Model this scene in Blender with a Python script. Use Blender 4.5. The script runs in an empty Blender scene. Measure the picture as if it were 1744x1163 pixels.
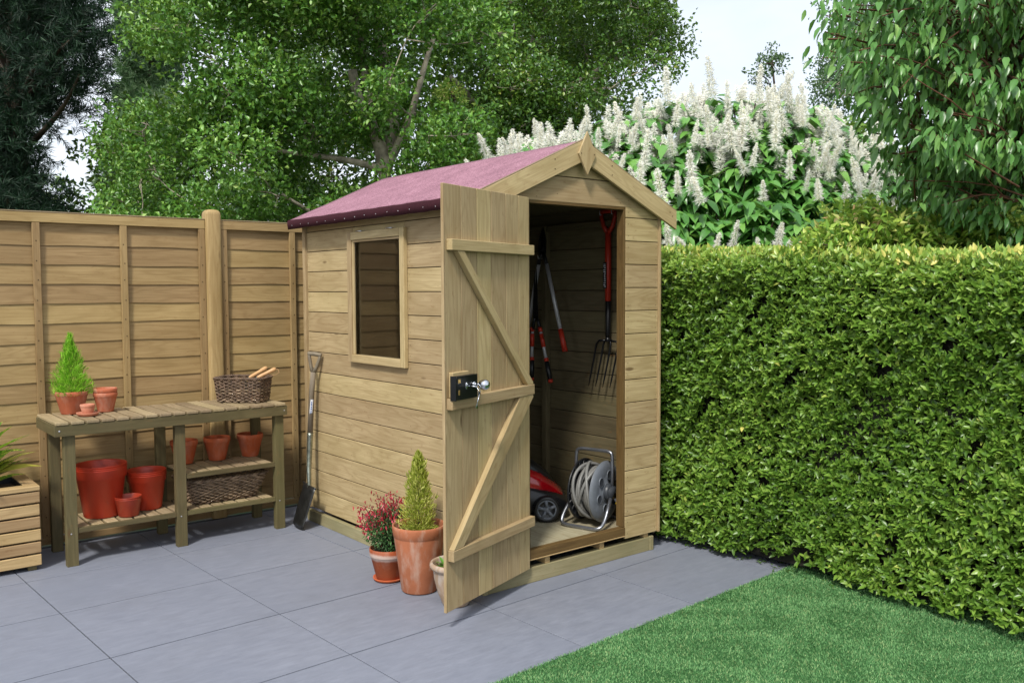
import bpy, math, random
import numpy as np
from mathutils import Vector, Matrix
random.seed(7); rng = np.random.default_rng(7)
S = bpy.context.scene
col = S.collection
R = math.radians

# ------------------------------------------------------------ camera
CAM = Vector((-2.431, -3.1803, 1.3926)); YAW, PITCH, ROLL, FPX = .6816, -.0575, -.0043, 1515.74
cF = Vector((math.sin(YAW)*math.cos(PITCH), math.cos(YAW)*math.cos(PITCH), math.sin(PITCH)))
_r = Vector((math.cos(YAW), -math.sin(YAW), 0)); _u = _r.cross(cF)
cR = _r*math.cos(ROLL)+_u*math.sin(ROLL); cU = -_r*math.sin(ROLL)+_u*math.cos(ROLL)
cd = bpy.data.cameras.new('camera'); cam = bpy.data.objects.new('camera', cd); col.objects.link(cam)
M3 = Matrix((cR, cU, -cF)).transposed()
cam.matrix_world = Matrix.Translation(CAM) @ M3.to_4x4()
cd.sensor_width = 36; cd.lens = 36*FPX/1744; cd.clip_start = .05; cd.clip_end = 500
S.camera = cam

def at(u, v, depth):
    "world point that lies `depth` metres ahead of the camera in the direction seen at (u, v) of the photo"
    return CAM + (cF + cR*((u-872)/FPX) - cU*((v-581)/FPX))*depth
def on(u, v, ax, val):
    d = cF + cR*((u-872)/FPX) - cU*((v-581)/FPX); t = (val-CAM[ax])/d[ax]
    return CAM + d*t

# ------------------------------------------------------------ world, sun, exposure
SUN_EL, SUN_AZ = R(50), R(234)          # azimuth: direction the light comes from, clockwise from +Y
w = bpy.data.worlds.new('World'); S.world = w; w.use_nodes = True
nt = w.node_tree; nt.nodes.clear()
sky = nt.nodes.new('ShaderNodeTexSky'); sky.sky_type = 'NISHITA'; sky.sun_disc = False
sky.sun_elevation = SUN_EL; sky.sun_rotation = SUN_AZ; sky.air_density = 1.0; sky.dust_density = 2.5; sky.ozone_density = 1.0
bg = nt.nodes.new('ShaderNodeBackground'); bg.inputs[1].default_value = .13
out = nt.nodes.new('ShaderNodeOutputWorld')
# thin high cloud, so the sky is pale as in the photograph
tc = nt.nodes.new('ShaderNodeTexCoord'); mp = nt.nodes.new('ShaderNodeMapping'); mp.inputs['Scale'].default_value = (1.6, 1.6, 3.2)
cn = nt.nodes.new('ShaderNodeTexNoise'); cn.inputs['Scale'].default_value = 1.5; cn.inputs['Detail'].default_value = 6
cr = nt.nodes.new('ShaderNodeValToRGB'); cr.color_ramp.elements[0].position = .30; cr.color_ramp.elements[1].position = .62
cr.color_ramp.elements[0].color = (.5,)*3+(1,); cr.color_ramp.elements[1].color = (.95,)*3+(1,)
mx = nt.nodes.new('ShaderNodeMixRGB'); mx.inputs[2].default_value = (7.3, 7.7, 8.3, 1)
L = nt.links.new
L(tc.outputs['Generated'], mp.inputs[0]); L(mp.outputs[0], cn.inputs[0]); L(cn.outputs[0], cr.inputs[0])
L(cr.outputs[0], mx.inputs[0]); L(sky.outputs[0], mx.inputs[1]); L(mx.outputs[0], bg.inputs[0]); L(bg.outputs[0], out.inputs[0])
sd = bpy.data.lights.new('sun', 'SUN'); sd.energy = 3.1; sd.angle = R(8); sd.color = (1, .955, .88)
so = bpy.data.objects.new('sun', sd); col.objects.link(so)
sdir = Vector((math.sin(SUN_AZ)*math.cos(SUN_EL), math.cos(SUN_AZ)*math.cos(SUN_EL), math.sin(SUN_EL)))
so.rotation_euler = sdir.to_track_quat('Z', 'Y').to_euler(); so.location = (0, 0, 20)
S.view_settings.view_transform = 'Standard'; S.view_settings.look = 'None'
S.view_settings.exposure = 0.36; S.view_settings.gamma = 1
S.render.engine = 'CYCLES'
S.cycles.max_bounces = 8; S.cycles.transparent_max_bounces = 8

# ------------------------------------------------------------ materials
def srgb(r, g, b):
    f = lambda c: (c/255/12.92) if c/255 <= .04045 else ((c/255+.055)/1.055)**2.4
    return (f(r), f(g), f(b), 1)
class NT:
    def __init__(s, name):
        s.m = bpy.data.materials.new(name); s.m.use_nodes = True; s.t = s.m.node_tree; s.t.nodes.clear()
        s.out = s.n('OutputMaterial'); s.b = s.n('BsdfPrincipled'); s.l(s.b.outputs[0], s.out.inputs[0])
    def n(s, k, **kw):
        x = s.t.nodes.new('ShaderNode'+k)
        for a, v in kw.items(): setattr(x, a, v)
        return x
    def l(s, a, b): s.t.links.new(a, b)
    def val(s, sock, v):
        if isinstance(v, (int, float, tuple)): sock.default_value = v
        else: s.l(v, sock)
    def math(s, op, a, b=0., c=0., clamp=False):
        x = s.n('Math', operation=op); x.use_clamp = clamp
        for i, v in enumerate((a, b, c)): s.val(x.inputs[i], v)
        return x.outputs[0]
    def mul(s, vec, k):
        x = s.n('VectorMath', operation='MULTIPLY'); s.l(vec, x.inputs[0]); x.inputs[1].default_value = k; return x.outputs[0]
    def noise(s, vec, scale, detail=3, rough=.5, dist=0.):
        x = s.n('TexNoise'); s.l(vec, x.inputs['Vector']); x.inputs['Scale'].default_value = scale
        x.inputs['Detail'].default_value = detail; x.inputs['Roughness'].default_value = rough; x.inputs['Distortion'].default_value = dist
        return x.outputs[0]
    def mix(s, f, a, b, blend='MIX'):
        x = s.n('MixRGB', blend_type=blend); s.val(x.inputs[0], f); s.val(x.inputs[1], a); s.val(x.inputs[2], b); return x.outputs[0]
    def ramp(s, f, stops):
        x = s.n('ValToRGB'); e = x.color_ramp.elements
        while len(e) < len(stops): e.new(.5)
        for i, (p, c) in enumerate(stops): e[i].position = p; e[i].color = c if isinstance(c, tuple) else (c, c, c, 1)
        s.l(f, x.inputs[0]); return x.outputs[0]
    def bump(s, h, strength=.3, dist=.002, prev=None):
        x = s.n('Bump'); x.inputs['Strength'].default_value = strength; x.inputs['Distance'].default_value = dist
        s.l(h, x.inputs['Height'])
        if prev is not None: s.l(prev, x.inputs['Normal'])
        return x.outputs[0]
    def attr(s, name, o='Vector'):
        x = s.n('Attribute'); x.attribute_name = name; return x.outputs[o]
    def pos(s): return s.n('TexCoord').outputs['Object']
    def base(s, c): s.val(s.b.inputs['Base Color'], c)
    def rough(s, c): s.val(s.b.inputs['Roughness'], c)

def scale_c(c, k): return tuple(min(1, x*k) for x in c[:3])+(1,)

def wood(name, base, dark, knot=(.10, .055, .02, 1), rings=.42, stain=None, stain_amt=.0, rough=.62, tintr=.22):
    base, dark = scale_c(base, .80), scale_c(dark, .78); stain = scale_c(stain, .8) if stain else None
    m = NT(name); g = m.attr('gc'); t = m.attr('tint', 'Fac')
    n1 = m.noise(m.mul(g, (1.1, 7.5, 7.5)), 1, 2, .45, .25)
    vor = m.n('TexVoronoi', voronoi_dimensions='3D', feature='F1'); m.l(m.mul(g, (2.1, 7., 2.5)), vor.inputs['Vector']); vor.inputs['Scale'].default_value = 1
    d = vor.outputs['Distance']
    halo = m.math('POWER', m.math('SUBTRACT', 1., m.math('MULTIPLY', d, 2.2), clamp=True), 2.)
    ph = m.math('ADD', m.math('MULTIPLY', n1, 11.), m.math('MULTIPLY', halo, 1.3))
    band = m.math('ADD', m.math('MULTIPLY', m.math('SINE', m.math('MULTIPLY', ph, 6.283)), .5), .5)
    band = m.math('MULTIPLY', m.math('POWER', band, 2.6), m.math('ADD', .25, m.noise(m.mul(g, (.9, 5., 5.)), 1, 2, .5)))
    fib = m.noise(m.mul(g, (5., 160., 160.)), 1, 3, .6)
    mott = m.noise(m.mul(g, (1.6, 4., 4.)), 1, 3, .55)
    spk = m.noise(m.mul(g, (22., 60., 60.)), 1, 2, .6)
    c = m.mix(m.math('MULTIPLY', band, rings), base, dark)
    c = m.mix(m.ramp(fib, [(.35, .0), (.72, .5)]), c, scale_c(dark, .9))
    c = m.mix(m.ramp(mott, [(.42, 0.), (.75, .55)]), c, scale_c(dark, 1.0))
    c = m.mix(m.ramp(spk, [(.62, 0.), (.74, .38)]), c, scale_c(knot, 2.))
    kn = m.ramp(d, [(.045, .8), (.085, 0.)])
    ksel = m.ramp(vor.outputs['Color'], [(.42, 0.), (.44, 1.)])
    c = m.mix(m.math('MULTIPLY', kn, ksel), c, knot)
    if stain:
        sn = m.noise(m.pos(), 3.1, 4, .6)
        c = m.mix(m.ramp(sn, [(.42, 0.), (.72, stain_amt)]), c, stain)
    tt = m.math('ADD', 1-tintr/2, m.math('MULTIPLY', t, tintr))
    hs = m.n('HueSaturation'); m.l(c, hs.inputs['Color']); m.l(tt, hs.inputs['Value'])
    m.l(m.math('ADD', .492, m.math('MULTIPLY', t, .012)), hs.inputs['Hue'])
    m.base(hs.outputs[0]); m.rough(rough)
    m.b.inputs['Specular IOR Level'].default_value = .3
    nb = m.bump(fib, .25, .0012); nb = m.bump(band, .12, .0012, nb)
    m.l(nb, m.b.inputs['Normal'])
    return m.m

def plain(name, c, rough=.5, metal=0., var=.12, scale=30, spec=.5, bump=0., bscale=200, coat=0.):
    if metal < .5: c = scale_c(c, .8)
    m = NT(name); p = m.pos()
    n = m.noise(p, scale, 4, .6)
    m.base(m.mix(m.ramp(n, [(.35, 0.), (.7, 1.)]), scale_c(c, 1-var), scale_c(c, 1+var)))
    n2 = m.noise(p, scale*2.3, 3, .6)
    m.rough(m.math('ADD', rough-.06, m.math('MULTIPLY', n2, .12)))
    m.b.inputs['Metallic'].default_value = metal; m.b.inputs['Specular IOR Level'].default_value = spec
    m.b.inputs['Coat Weight'].default_value = coat
    if bump: m.l(m.bump(m.noise(p, bscale, 3, .6), bump, .001), m.b.inputs['Normal'])
    return m.m

def leafmat(name, stops, rough=.42, trans=.32, tcol=(.25, .42, .04, 1), spec=.5, mottle=.0, mcol=None, k=1.):
    stops = [(p_, scale_c(c_, k)) for p_, c_ in stops]
    m = NT(name); r = m.attr('rnd', 'Fac')
    c = m.ramp(r, stops)
    if mottle:
        c = m.mix(m.ramp(m.noise(m.pos(), 60, 3, .6), [(.5, 0.), (.6, mottle)]), c, mcol)
    m.base(c); m.rough(rough); m.b.inputs['Specular IOR Level'].default_value = spec
    tr = m.n('BsdfTranslucent'); m.l(m.mix(.5, c, tcol), tr.inputs[0])
    ms = m.n('MixShader'); ms.inputs[0].default_value = trans
    m.l(m.b.outputs[0], ms.inputs[1]); m.l(tr.outputs[0], ms.inputs[2]); m.l(ms.outputs[0], m.out.inputs[0])
    return m.m

W = {}
W['shed'] = wood('pressure_treated_cladding', srgb(204, 182, 138), srgb(152, 127, 84), rings=.42, stain=srgb(166, 148, 102), stain_amt=.3, tintr=.24)
W['shed_in'] = wood('inner_cladding_shade_tone', srgb(122, 112, 84), srgb(84, 76, 52), rings=.4)  # cladding timber in darker colours, the shade of the dim interior painted in
W['groove'] = plain('shadowed_groove_timber', srgb(52, 38, 20), .9)
W['jamb'] = wood('frame_timber', srgb(116, 92, 54), srgb(80, 58, 30), rings=.4)
W['fence'] = wood('fence_timber', srgb(186, 159, 111), srgb(138, 110, 66), rings=.42, stain=srgb(150, 128, 84), stain_amt=.4, tintr=.3)
W['bench'] = wood('bench_frame_timber', srgb(118, 108, 74), srgb(80, 71, 44), rings=.4, stain=srgb(96, 94, 58), stain_amt=.4)
W['slat'] = wood('bench_slat_timber', srgb(184, 164, 130), srgb(128, 110, 80), rings=.4, stain=srgb(134, 126, 90), stain_amt=.35, tintr=.45)
W['bearer'] = wood('bearer_timber', srgb(172, 162, 126), srgb(128, 118, 82), rings=.35, stain=srgb(128, 126, 90), stain_amt=.5)
W['cedar'] = wood('planter_timber', srgb(196, 168, 122), srgb(150, 120, 78), rings=.45, tintr=.35)
W['floor'] = wood('floor_board', srgb(186, 178, 150), srgb(150, 140, 110), rings=.5)
W['handle'] = wood('turned_ash_handle', srgb(226, 184, 132), srgb(190, 142, 92), rings=.3, rough=.35)
W['spade_handle'] = wood('weathered_ash_handle', srgb(150, 138, 118), srgb(100, 90, 74), rings=.4)
W['wicker'] = plain('willow_wicker', srgb(112, 90, 72), .6, var=.5, scale=26, bump=.3, bscale=400)
W['wicker_lt'] = plain('pale_willow_wicker', srgb(150, 128, 104), .6, var=.45, scale=22, bump=.3, bscale=400)
W['nail'] = plain('rusty_nail_head', srgb(66, 46, 30), .5, .6)
W['zinc'] = plain('zinc_screw', srgb(205, 205, 208), .3, .9)
W['black'] = plain('black_plastic', srgb(26, 27, 29), .38, var=.2)
W['blackm'] = plain('black_painted_steel', srgb(24, 25, 28), .33, .2, var=.2)
W['grey'] = plain('dark_grey_plastic', srgb(62, 66, 72), .42, var=.1)
W['greyl'] = plain('mid_grey_plastic', srgb(112, 118, 126), .38, var=.08)
W['hose'] = plain('grey_garden_hose', srgb(130, 130, 127), .45, var=.1)
W['tubes'] = plain('galvanised_tube', srgb(150, 153, 160), .3, .85, var=.1)
W['chrome'] = plain('polished_steel', srgb(205, 208, 214), .16, 1., var=.05)
W['alu'] = plain('brushed_aluminium', srgb(205, 205, 208), .4, .35, var=.08)
W['red'] = plain('glossy_red_plastic', srgb(190, 14, 26), .18, var=.06, coat=.6)
W['orange'] = plain('orange_red_plastic', srgb(196, 52, 28), .45, var=.06)
W['brass'] = plain('worn_brass', srgb(214, 178, 110), .3, .8)
W['yellow'] = plain('yellow_plastic', srgb(220, 180, 30), .4)
W['white'] = plain('white_label', srgb(225, 226, 230), .5)
W['blue'] = plain('blue_label_ink', srgb(60, 100, 160), .5)
W['soil'] = plain('potting_compost', srgb(52, 38, 28), .9, var=.5, scale=120, bump=1., bscale=300)
W['pred'] = plain('red_plastic_pot', srgb(196, 62, 34), .42, var=.07, scale=9)
W['pdark'] = plain('old_red_plastic_pot', srgb(170, 62, 40), .4, var=.1, scale=9)
W['bark'] = plain('pale_birch_bark', srgb(178, 168, 148), .8, var=.5, scale=9, bump=.6, bscale=60)
W['barkd'] = plain('dark_bark', srgb(84, 70, 56), .85, var=.4, scale=12, bump=.8, bscale=60)
W['barkr'] = plain('red_brown_twig_bark', srgb(112, 72, 50), .7, var=.3, scale=20)
W['steelb'] = plain('worn_spade_steel', srgb(64, 64, 62), .36, .75, var=.4, scale=26)
W['steelg'] = plain('polished_spade_socket', srgb(150, 155, 142), .25, .85, var=.3, scale=30)

def terracotta(name, c, bloom=.25, bcol=srgb(214, 190, 172), bands=0., z0=0, z1=0):
    c = scale_c(c, .8); bcol = scale_c(bcol, .8)
    m = NT(name); p = m.pos()
    n = m.noise(p, 14, 5, .65); n2 = m.noise(m.mul(p, (1, 1, .35)), 22, 4, .6)
    cc = m.mix(m.ramp(n, [(.3, 0.), (.7, 1.)]), scale_c(c, .84), scale_c(c, 1.1))
    cc = m.mix(m.ramp(n2, [(.48, 0.), (.70, bloom)]), cc, bcol)
    if bands:
        sp = m.n('SeparateXYZ'); m.l(p, sp.inputs[0])
        z = m.math('ADD', sp.outputs[2], m.math('MULTIPLY', m.math('SUBTRACT', n, .5), .018))
        a = m.math('MULTIPLY', m.math('SUBTRACT', z, z0), 90., clamp=True); b = m.math('MULTIPLY', m.math('SUBTRACT', z1, z), 90., clamp=True)
        cc = m.mix(m.math('MULTIPLY', m.math('MULTIPLY', a, b), bands), cc, srgb(206, 190, 178))
    m.base(cc); m.rough(.82); m.b.inputs['Specular IOR Level'].default_value = .25
    m.l(m.bump(m.noise(p, 160, 3, .6), .25, .001), m.b.inputs['Normal'])
    return m.m
W['terra'] = terracotta('terracotta', srgb(196, 110, 78), .35)
W['terra_or'] = terracotta('bright_terracotta', srgb(200, 100, 60), .18)
W['terra_pink'] = terracotta('pale_pink_terracotta', srgb(206, 132, 104), .25)
W['terra_old'] = terracotta('weathered_terracotta', srgb(184, 114, 80), .5)
W['terra_band'] = terracotta('lime_banded_terracotta', srgb(172, 88, 52), .2, bands=.75, z0=.105, z1=.146)
W['terra_white'] = terracotta('whitewashed_terracotta', srgb(178, 152, 128), .85, srgb(208, 200, 190))

def felt(name, c, hi):
    c, hi = scale_c(c, .8), scale_c(hi, .8)
    m = NT(name); p = m.pos()
    n = m.noise(p, 110, 5, .9); n2 = m.noise(p, 7, 5, .65)
    cc = m.mix(m.ramp(n, [(.36, 0.), (.64, 1.)]), c, hi)
    cc = m.mix(m.ramp(n2, [(.4, 0.), (.7, .4)]), cc, scale_c(c, .9))
    m.base(cc); m.rough(.85); m.b.inputs['Specular IOR Level'].default_value = .2
    m.l(m.bump(n, .5, .002), m.b.inputs['Normal'])
    return m.m
W['felt'] = felt('pink_mineral_roofing_felt', srgb(104, 66, 80), srgb(208, 158, 174))
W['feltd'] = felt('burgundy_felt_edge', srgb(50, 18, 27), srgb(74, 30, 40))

# glass: clear acrylic sheet
g = NT('clear_styrene_glazing'); g.b.inputs['Roughness'].default_value = .03; g.b.inputs['Base Color'].default_value = (.9, .9, .9, 1)
trn = g.n('BsdfTransparent'); trn.inputs[0].default_value = (.80, .79, .77, 1); gl = g.n('BsdfGlossy'); gl.inputs['Roughness'].default_value = .04
fr = g.n('Fresnel'); fr.inputs[0].default_value = 1.5
mxs = g.n('MixShader'); g.l(g.math('ADD', g.math('MULTIPLY', fr.outputs[0], .8), .02), mxs.inputs[0]); g.l(trn.outputs[0], mxs.inputs[1]); g.l(gl.outputs[0], mxs.inputs[2]); g.l(mxs.outputs[0], g.out.inputs[0])
W['glass'] = g.m

# paving
m = NT('blue_grey_slate_paving'); g_ = m.attr('gc'); t = m.attr('tint', 'Fac')
a = m.noise(m.mul(g_, (9, 34, 1)), 1, 7, .72, .5); b = m.noise(g_, 2.2, 4, .6); c3 = m.noise(m.mul(g_, (60, 220, 1)), 1, 3, .7)
cc = m.mix(m.ramp(a, [(.34, 0.), (.68, 1.)]), srgb(113, 117, 129), srgb(132, 136, 148))
cc = m.mix(m.ramp(b, [(.35, 0.), (.7, .5)]), cc, srgb(113, 118, 131))
cc = m.mix(m.ramp(c3, [(.64, 0.), (.74, .45)]), cc, srgb(158, 162, 174))
cc = m.mix(m.math('MULTIPLY', t, .55), cc, srgb(110, 115, 128))
st = m.noise(m.pos(), 1.7, 6, .7); cc = m.mix(m.ramp(st, [(.5, 0.), (.72, .22)]), cc, srgb(100, 102, 108))
m.base(cc); m.rough(m.math('ADD', .5, m.math('MULTIPLY', a, .2))); m.b.inputs['Specular IOR Level'].default_value = .35
m.l(m.bump(a, .25, .003, m.bump(c3, .2, .001)), m.b.inputs['Normal']); W['paving'] = m.m
W['joint'] = plain('dark_paving_joint', srgb(26, 27, 32), .9)
m = NT('artificial_turf_backing'); p = m.pos(); m.base(m.mix(m.noise(p, 90, 3, .6), srgb(22, 56, 22), srgb(58, 112, 56))); m.rough(.8); W['turfbase'] = m.m
m = NT('garden_earth'); p = m.pos(); m.base(m.mix(m.ramp(m.noise(p, 3, 5, .6), [(.4, 0.), (.6, 1.)]), srgb(66, 56, 40), srgb(48, 74, 34))); m.rough(.95); W['earth'] = m.m

W['turf'] = leafmat('artificial_turf_blades', [(0, srgb(70, 118, 70)), (.5, srgb(106, 158, 98)), (.85, srgb(138, 184, 124)), (1., srgb(172, 192, 132))], .6, .2, (.15, .4, .08, 1), .25)
W['hedge'] = leafmat('hedge_leaf', [(0, srgb(66, 102, 34)), (.4, srgb(110, 148, 56)), (.75, srgb(150, 180, 80)), (.92, srgb(190, 200, 98)), (1., srgb(222, 214, 118))], .34, .30, (.5, .65, .1, 1), .5, k=0.98)
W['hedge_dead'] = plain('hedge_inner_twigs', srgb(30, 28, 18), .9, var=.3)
W['birch'] = leafmat('birch_leaf', [(0, srgb(48, 88, 28)), (.5, srgb(96, 148, 54)), (.85, srgb(146, 186, 88)), (1., srgb(186, 212, 118))], .36, .26, (.4, .6, .08, 1), .55, k=0.95)
W['birch2'] = leafmat('dark_broad_leaf', [(0, srgb(42, 78, 26)), (.5, srgb(80, 124, 44)), (.9, srgb(124, 162, 66)), (1., srgb(174, 184, 78))], .36, .26, (.35, .5, .06, 1), .55, k=0.92)
W['pine'] = leafmat('blue_green_needle', [(0, srgb(18, 34, 24)), (.6, srgb(34, 60, 42)), (1., srgb(68, 98, 68))], .5, .08, (.05, .2, .06, 1), .3)
W['pine2'] = leafmat('grey_green_needle', [(0, srgb(60, 84, 56)), (.6, srgb(92, 118, 80)), (1., srgb(128, 146, 106))], .55, .25, (.1, .3, .06, 1), .3)
W['buck'] = leafmat('buckeye_leaf', [(0, srgb(50, 94, 40)), (.5, srgb(86, 142, 62)), (.9, srgb(128, 176, 84)), (1., srgb(170, 200, 110))], .30, .18, (.3, .55, .08, 1), .55)
W['dog'] = leafmat('dogwood_leaf', [(0, srgb(54, 98, 44)), (.5, srgb(92, 144, 68)), (.9, srgb(132, 176, 94)), (1., srgb(166, 194, 106))], .33, .2, (.35, .55, .1, 1), .5, k=0.88)
W['yel'] = leafmat('variegated_yellow_leaf', [(0, srgb(74, 118, 40)), (.4, srgb(124, 164, 58)), (.7, srgb(184, 204, 92)), (.93, srgb(232, 228, 142)), (1, srgb(232, 190, 140))], .40, .25, (.6, .75, .15, 1), .4)
W['stamen'] = leafmat('cream_white_stamens', [(0, srgb(238, 228, 178)), (.4, srgb(254, 252, 242)), (1., srgb(255, 255, 252))], .6, .35, (1., 1., .97, 1), .2)
W['spine'] = leafmat('pale_green_flower_stem', [(0, srgb(170, 160, 90)), (1, srgb(206, 190, 120))], .6, .2, (.5, .5, .2, 1), .2)
W['lime'] = leafmat('lime_conifer_frond', [(0, srgb(74, 130, 24)), (.5, srgb(126, 190, 40)), (1, srgb(180, 226, 80))], .5, .35, (.5, .8, .1, 1), .3)
W['gold'] = leafmat('golden_conifer_frond', [(0, srgb(92, 108, 30)), (.5, srgb(160, 174, 62)), (1, srgb(220, 220, 128))], .5, .35, (.6, .7, .1, 1), .3)
W['fuchl'] = leafmat('fuchsia_leaf', [(0, srgb(36, 66, 34)), (.6, srgb(62, 104, 54)), (1, srgb(100, 140, 80))], .45, .25, (.2, .4, .08, 1), .4)
W['fuchf'] = leafmat('fuchsia_flower', [(0, srgb(120, 14, 32)), (.6, srgb(178, 36, 54)), (1, srgb(226, 130, 140))], .5, .3, (.9, .2, .3, 1), .3)
W['varieg'] = leafmat('spotted_evergreen_leaf', [(0, srgb(40, 92, 30)), (.5, srgb(86, 142, 44)), (.85, srgb(150, 182, 60)), (1, srgb(226, 214, 96))], .3, .25, (.4, .6, .05, 1), .5, .6, srgb(214, 206, 96))
W['herb'] = leafmat('small_bright_leaf', [(0, srgb(64, 122, 40)), (1, srgb(130, 186, 76))], .4, .3, (.4, .7, .1, 1), .4)

# ------------------------------------------------------------ mesh builder
class MB:
    def __init__(s, *mats): s.v = []; s.f = []; s.mi = []; s.g = []; s.t = []; s.mats = list(mats); s.sm = []
    def add(s, vs, fs, mi=0, g=None, tint=None, smooth=False):
        o = len(s.v); tint = random.random() if tint is None else tint
        for i, v in enumerate(vs): s.v.append(tuple(v)); s.g.append(tuple(g[i]) if g else (v[0], v[1], v[2])); s.t.append(tint)
        for f in fs: s.f.append(tuple(o+i for i in f)); s.mi.append(mi); s.sm.append(smooth)
        return s
    def box(s, x0, x1, y0, y1, z0, z1, ax=None, mi=0, tint=None, M=None):
        c = [(x, y, z) for x in (x0, x1) for y in (y0, y1) for z in (z0, z1)]
        fs = [(0, 1, 3, 2), (4, 6, 7, 5), (0, 4, 5, 1), (2, 3, 7, 6), (0, 2, 6, 4), (1, 5, 7, 3)]
        if ax is None: d = [abs(x1-x0), abs(y1-y0), abs(z1-z0)]; ax = d.index(max(d))
        o = [random.uniform(0, 30) for _ in range(3)]; r = [i for i in range(3) if i != ax]
        g = [(p[ax]+o[0], p[r[0]]+o[1], p[r[1]]+o[2]) for p in c]
        if r[0] != 2 and r[1] == 2: g = [(a, cc_, b) for a, b, cc_ in g]
        if M is not None: c = [tuple(M @ Vector(p)) for p in c]
        return s.add(c, fs, mi, g, tint)
    def poly(s, pts, nvec, mi=0, gdir=(1, 0, 0), tint=None):
        "prism: planar polygon pts extruded by nvec"
        n = Vector(nvec); P = [Vector(p) for p in pts]; k = len(P)
        vs = P+[p+n for p in P]; gd = Vector(gdir).normalized(); up = n.normalized().cross(gd)
        o = [random.uniform(0, 30) for _ in range(3)]
        g = [(v.dot(gd)+o[0], v.dot(up)+o[1], v.dot(n.normalized())+o[2]) for v in vs]
        nn = (P[1]-P[0]).cross(P[2]-P[1]).dot(n)
        fs = [tuple(range(k))[::-1], tuple(range(k, 2*k))]+[(i, (i+1) % k, k+(i+1) % k, k+i) for i in range(k)]
        if nn < 0: fs = [f[::-1] for f in fs]
        return s.add(vs, fs, mi, g, tint)
    def lathe(s, prof, c=(0, 0, 0), seg=40, mi=0, M=None, tint=.5):
        vs = []; k = len(prof)
        for i in range(seg):
            a = 2*math.pi*i/seg
            for r, z in prof:
                p = Vector((r*math.cos(a), r*math.sin(a), z)); p = (M @ p) if M is not None else p
                vs.append(p+Vector(c))
        fs = []
        for i in range(seg):
            j = (i+1) % seg
            for q in range(k-1): fs.append((i*k+q, j*k+q, j*k+q+1, i*k+q+1))
        g = [(v.z, v.x, v.y) for v in vs]
        return s.add(vs, fs, mi, g, tint, True)
    def tube(s, pts, rad, seg=8, mi=0, closed=False, caps=True, tint=None, flat=1.):
        P = [Vector(p) for p in pts]; n = len(P)
        rr = rad if hasattr(rad, '__len__') else [rad]*n
        ref = Vector((0, 0, 1)); vs = []; g = []; o = random.uniform(0, 30); L_ = 0; pu = None
        for i in range(n):
            a = P[(i+1) % n] if (closed or i < n-1) else P[i]; b = P[i-1] if (closed or i > 0) else P[i]
            d = (a-b); d = d.normalized() if d.length > 1e-9 else Vector((0, 0, 1))
            if pu is None: pu = d.orthogonal() if abs(d.dot(ref)) > .95 else (ref-d*ref.dot(d))
            u = (pu-d*pu.dot(d)); u = u.normalized() if u.length > 1e-6 else d.orthogonal().normalized(); pu = u; w_ = d.cross(u)
            if i: L_ += (P[i]-P[i-1]).length
            for q in range(seg):
                t_ = 2*math.pi*q/seg; vs.append(P[i]+u*math.cos(t_)*rr[i]*flat+w_*math.sin(t_)*rr[i]); g.append((L_+o, math.cos(t_)*rr[i]+o, math.sin(t_)*rr[i]))
        fs = []
        for i in range(n if closed else n-1):
            j = (i+1) % n
            for q in range(seg): fs.append((i*seg+q, i*seg+(q+1) % seg, j*seg+(q+1) % seg, j*seg+q))
        if caps and not closed: fs += [tuple(range(seg))[::-1], tuple((n-1)*seg+q for q in range(seg))]
        return s.add(vs, fs, mi, g, tint, True)
    def blob(s, c, r, mi=0, seg=20, rings=12, M=None):
        vs = []; 
        for i in range(rings+1):
            th = math.pi*i/rings
            for j in range(seg):
                a = 2*math.pi*j/seg; p = Vector((r[0]*math.sin(th)*math.cos(a), r[1]*math.sin(th)*math.sin(a), r[2]*math.cos(th)))
                if M is not None: p = M @ p
                vs.append(p+Vector(c))
        fs = [(i*seg+j, (i+1)*seg+j, (i+1)*seg+(j+1) % seg, i*seg+(j+1) % seg) for i in range(rings) for j in range(seg)]
        return s.add(vs, fs, mi, None, .5, True)
    def build(s, name, parent=None, bevel=0., origin=None):
        o = Vector((0, 0, 0))
        if parent is not None: o = ROOTLOC.get(parent.name, Vector((0, 0, 0)))
        elif origin is not None: o = Vector(origin)
        me = bpy.data.meshes.new(name)
        me.from_pydata([(a-o.x, b-o.y, c-o.z) for a, b, c in s.v], [], s.f)
        for m_ in s.mats: me.materials.append(m_)
        me.polygons.foreach_set('material_index', s.mi); me.polygons.foreach_set('use_smooth', s.sm)
        ga = me.attributes.new('gc', 'FLOAT_VECTOR', 'POINT'); ga.data.foreach_set('vector', np.array(s.g, dtype=np.float32).ravel())
        ta = me.attributes.new('tint', 'FLOAT', 'POINT'); ta.data.foreach_set('value', np.array(s.t, dtype=np.float32))
        me.update()
        ob = bpy.data.objects.new(name, me); col.objects.link(ob)
        if parent is not None: ob.parent = parent; ROOTLOC[ob.name] = o
        else: ob.location = o; ROOTLOC[ob.name] = o
        if bevel:
            b = ob.modifiers.new('bevel', 'BEVEL'); b.width = bevel; b.segments = 1; b.limit_method = 'ANGLE'; b.angle_limit = R(50)
        return ob
ROOTLOC = {}
def thing(name, loc, label, cat, group=None):
    o = bpy.data.objects.new(name, None); col.objects.link(o); o.location = loc; o.empty_display_size = .1
    ROOTLOC[o.name] = Vector(loc); o['label'] = label; o['category'] = cat
    if group: o['group'] = group
    return o
def tag(o, label, cat, group=None):
    o['label'] = label; o['category'] = cat
    if group: o['group'] = group
    return o
def copy_tree(o, parent=None):
    c = o.copy(); col.objects.link(c); c.parent = parent
    for ch in list(o.children): copy_tree(ch, c)
    return c

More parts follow.
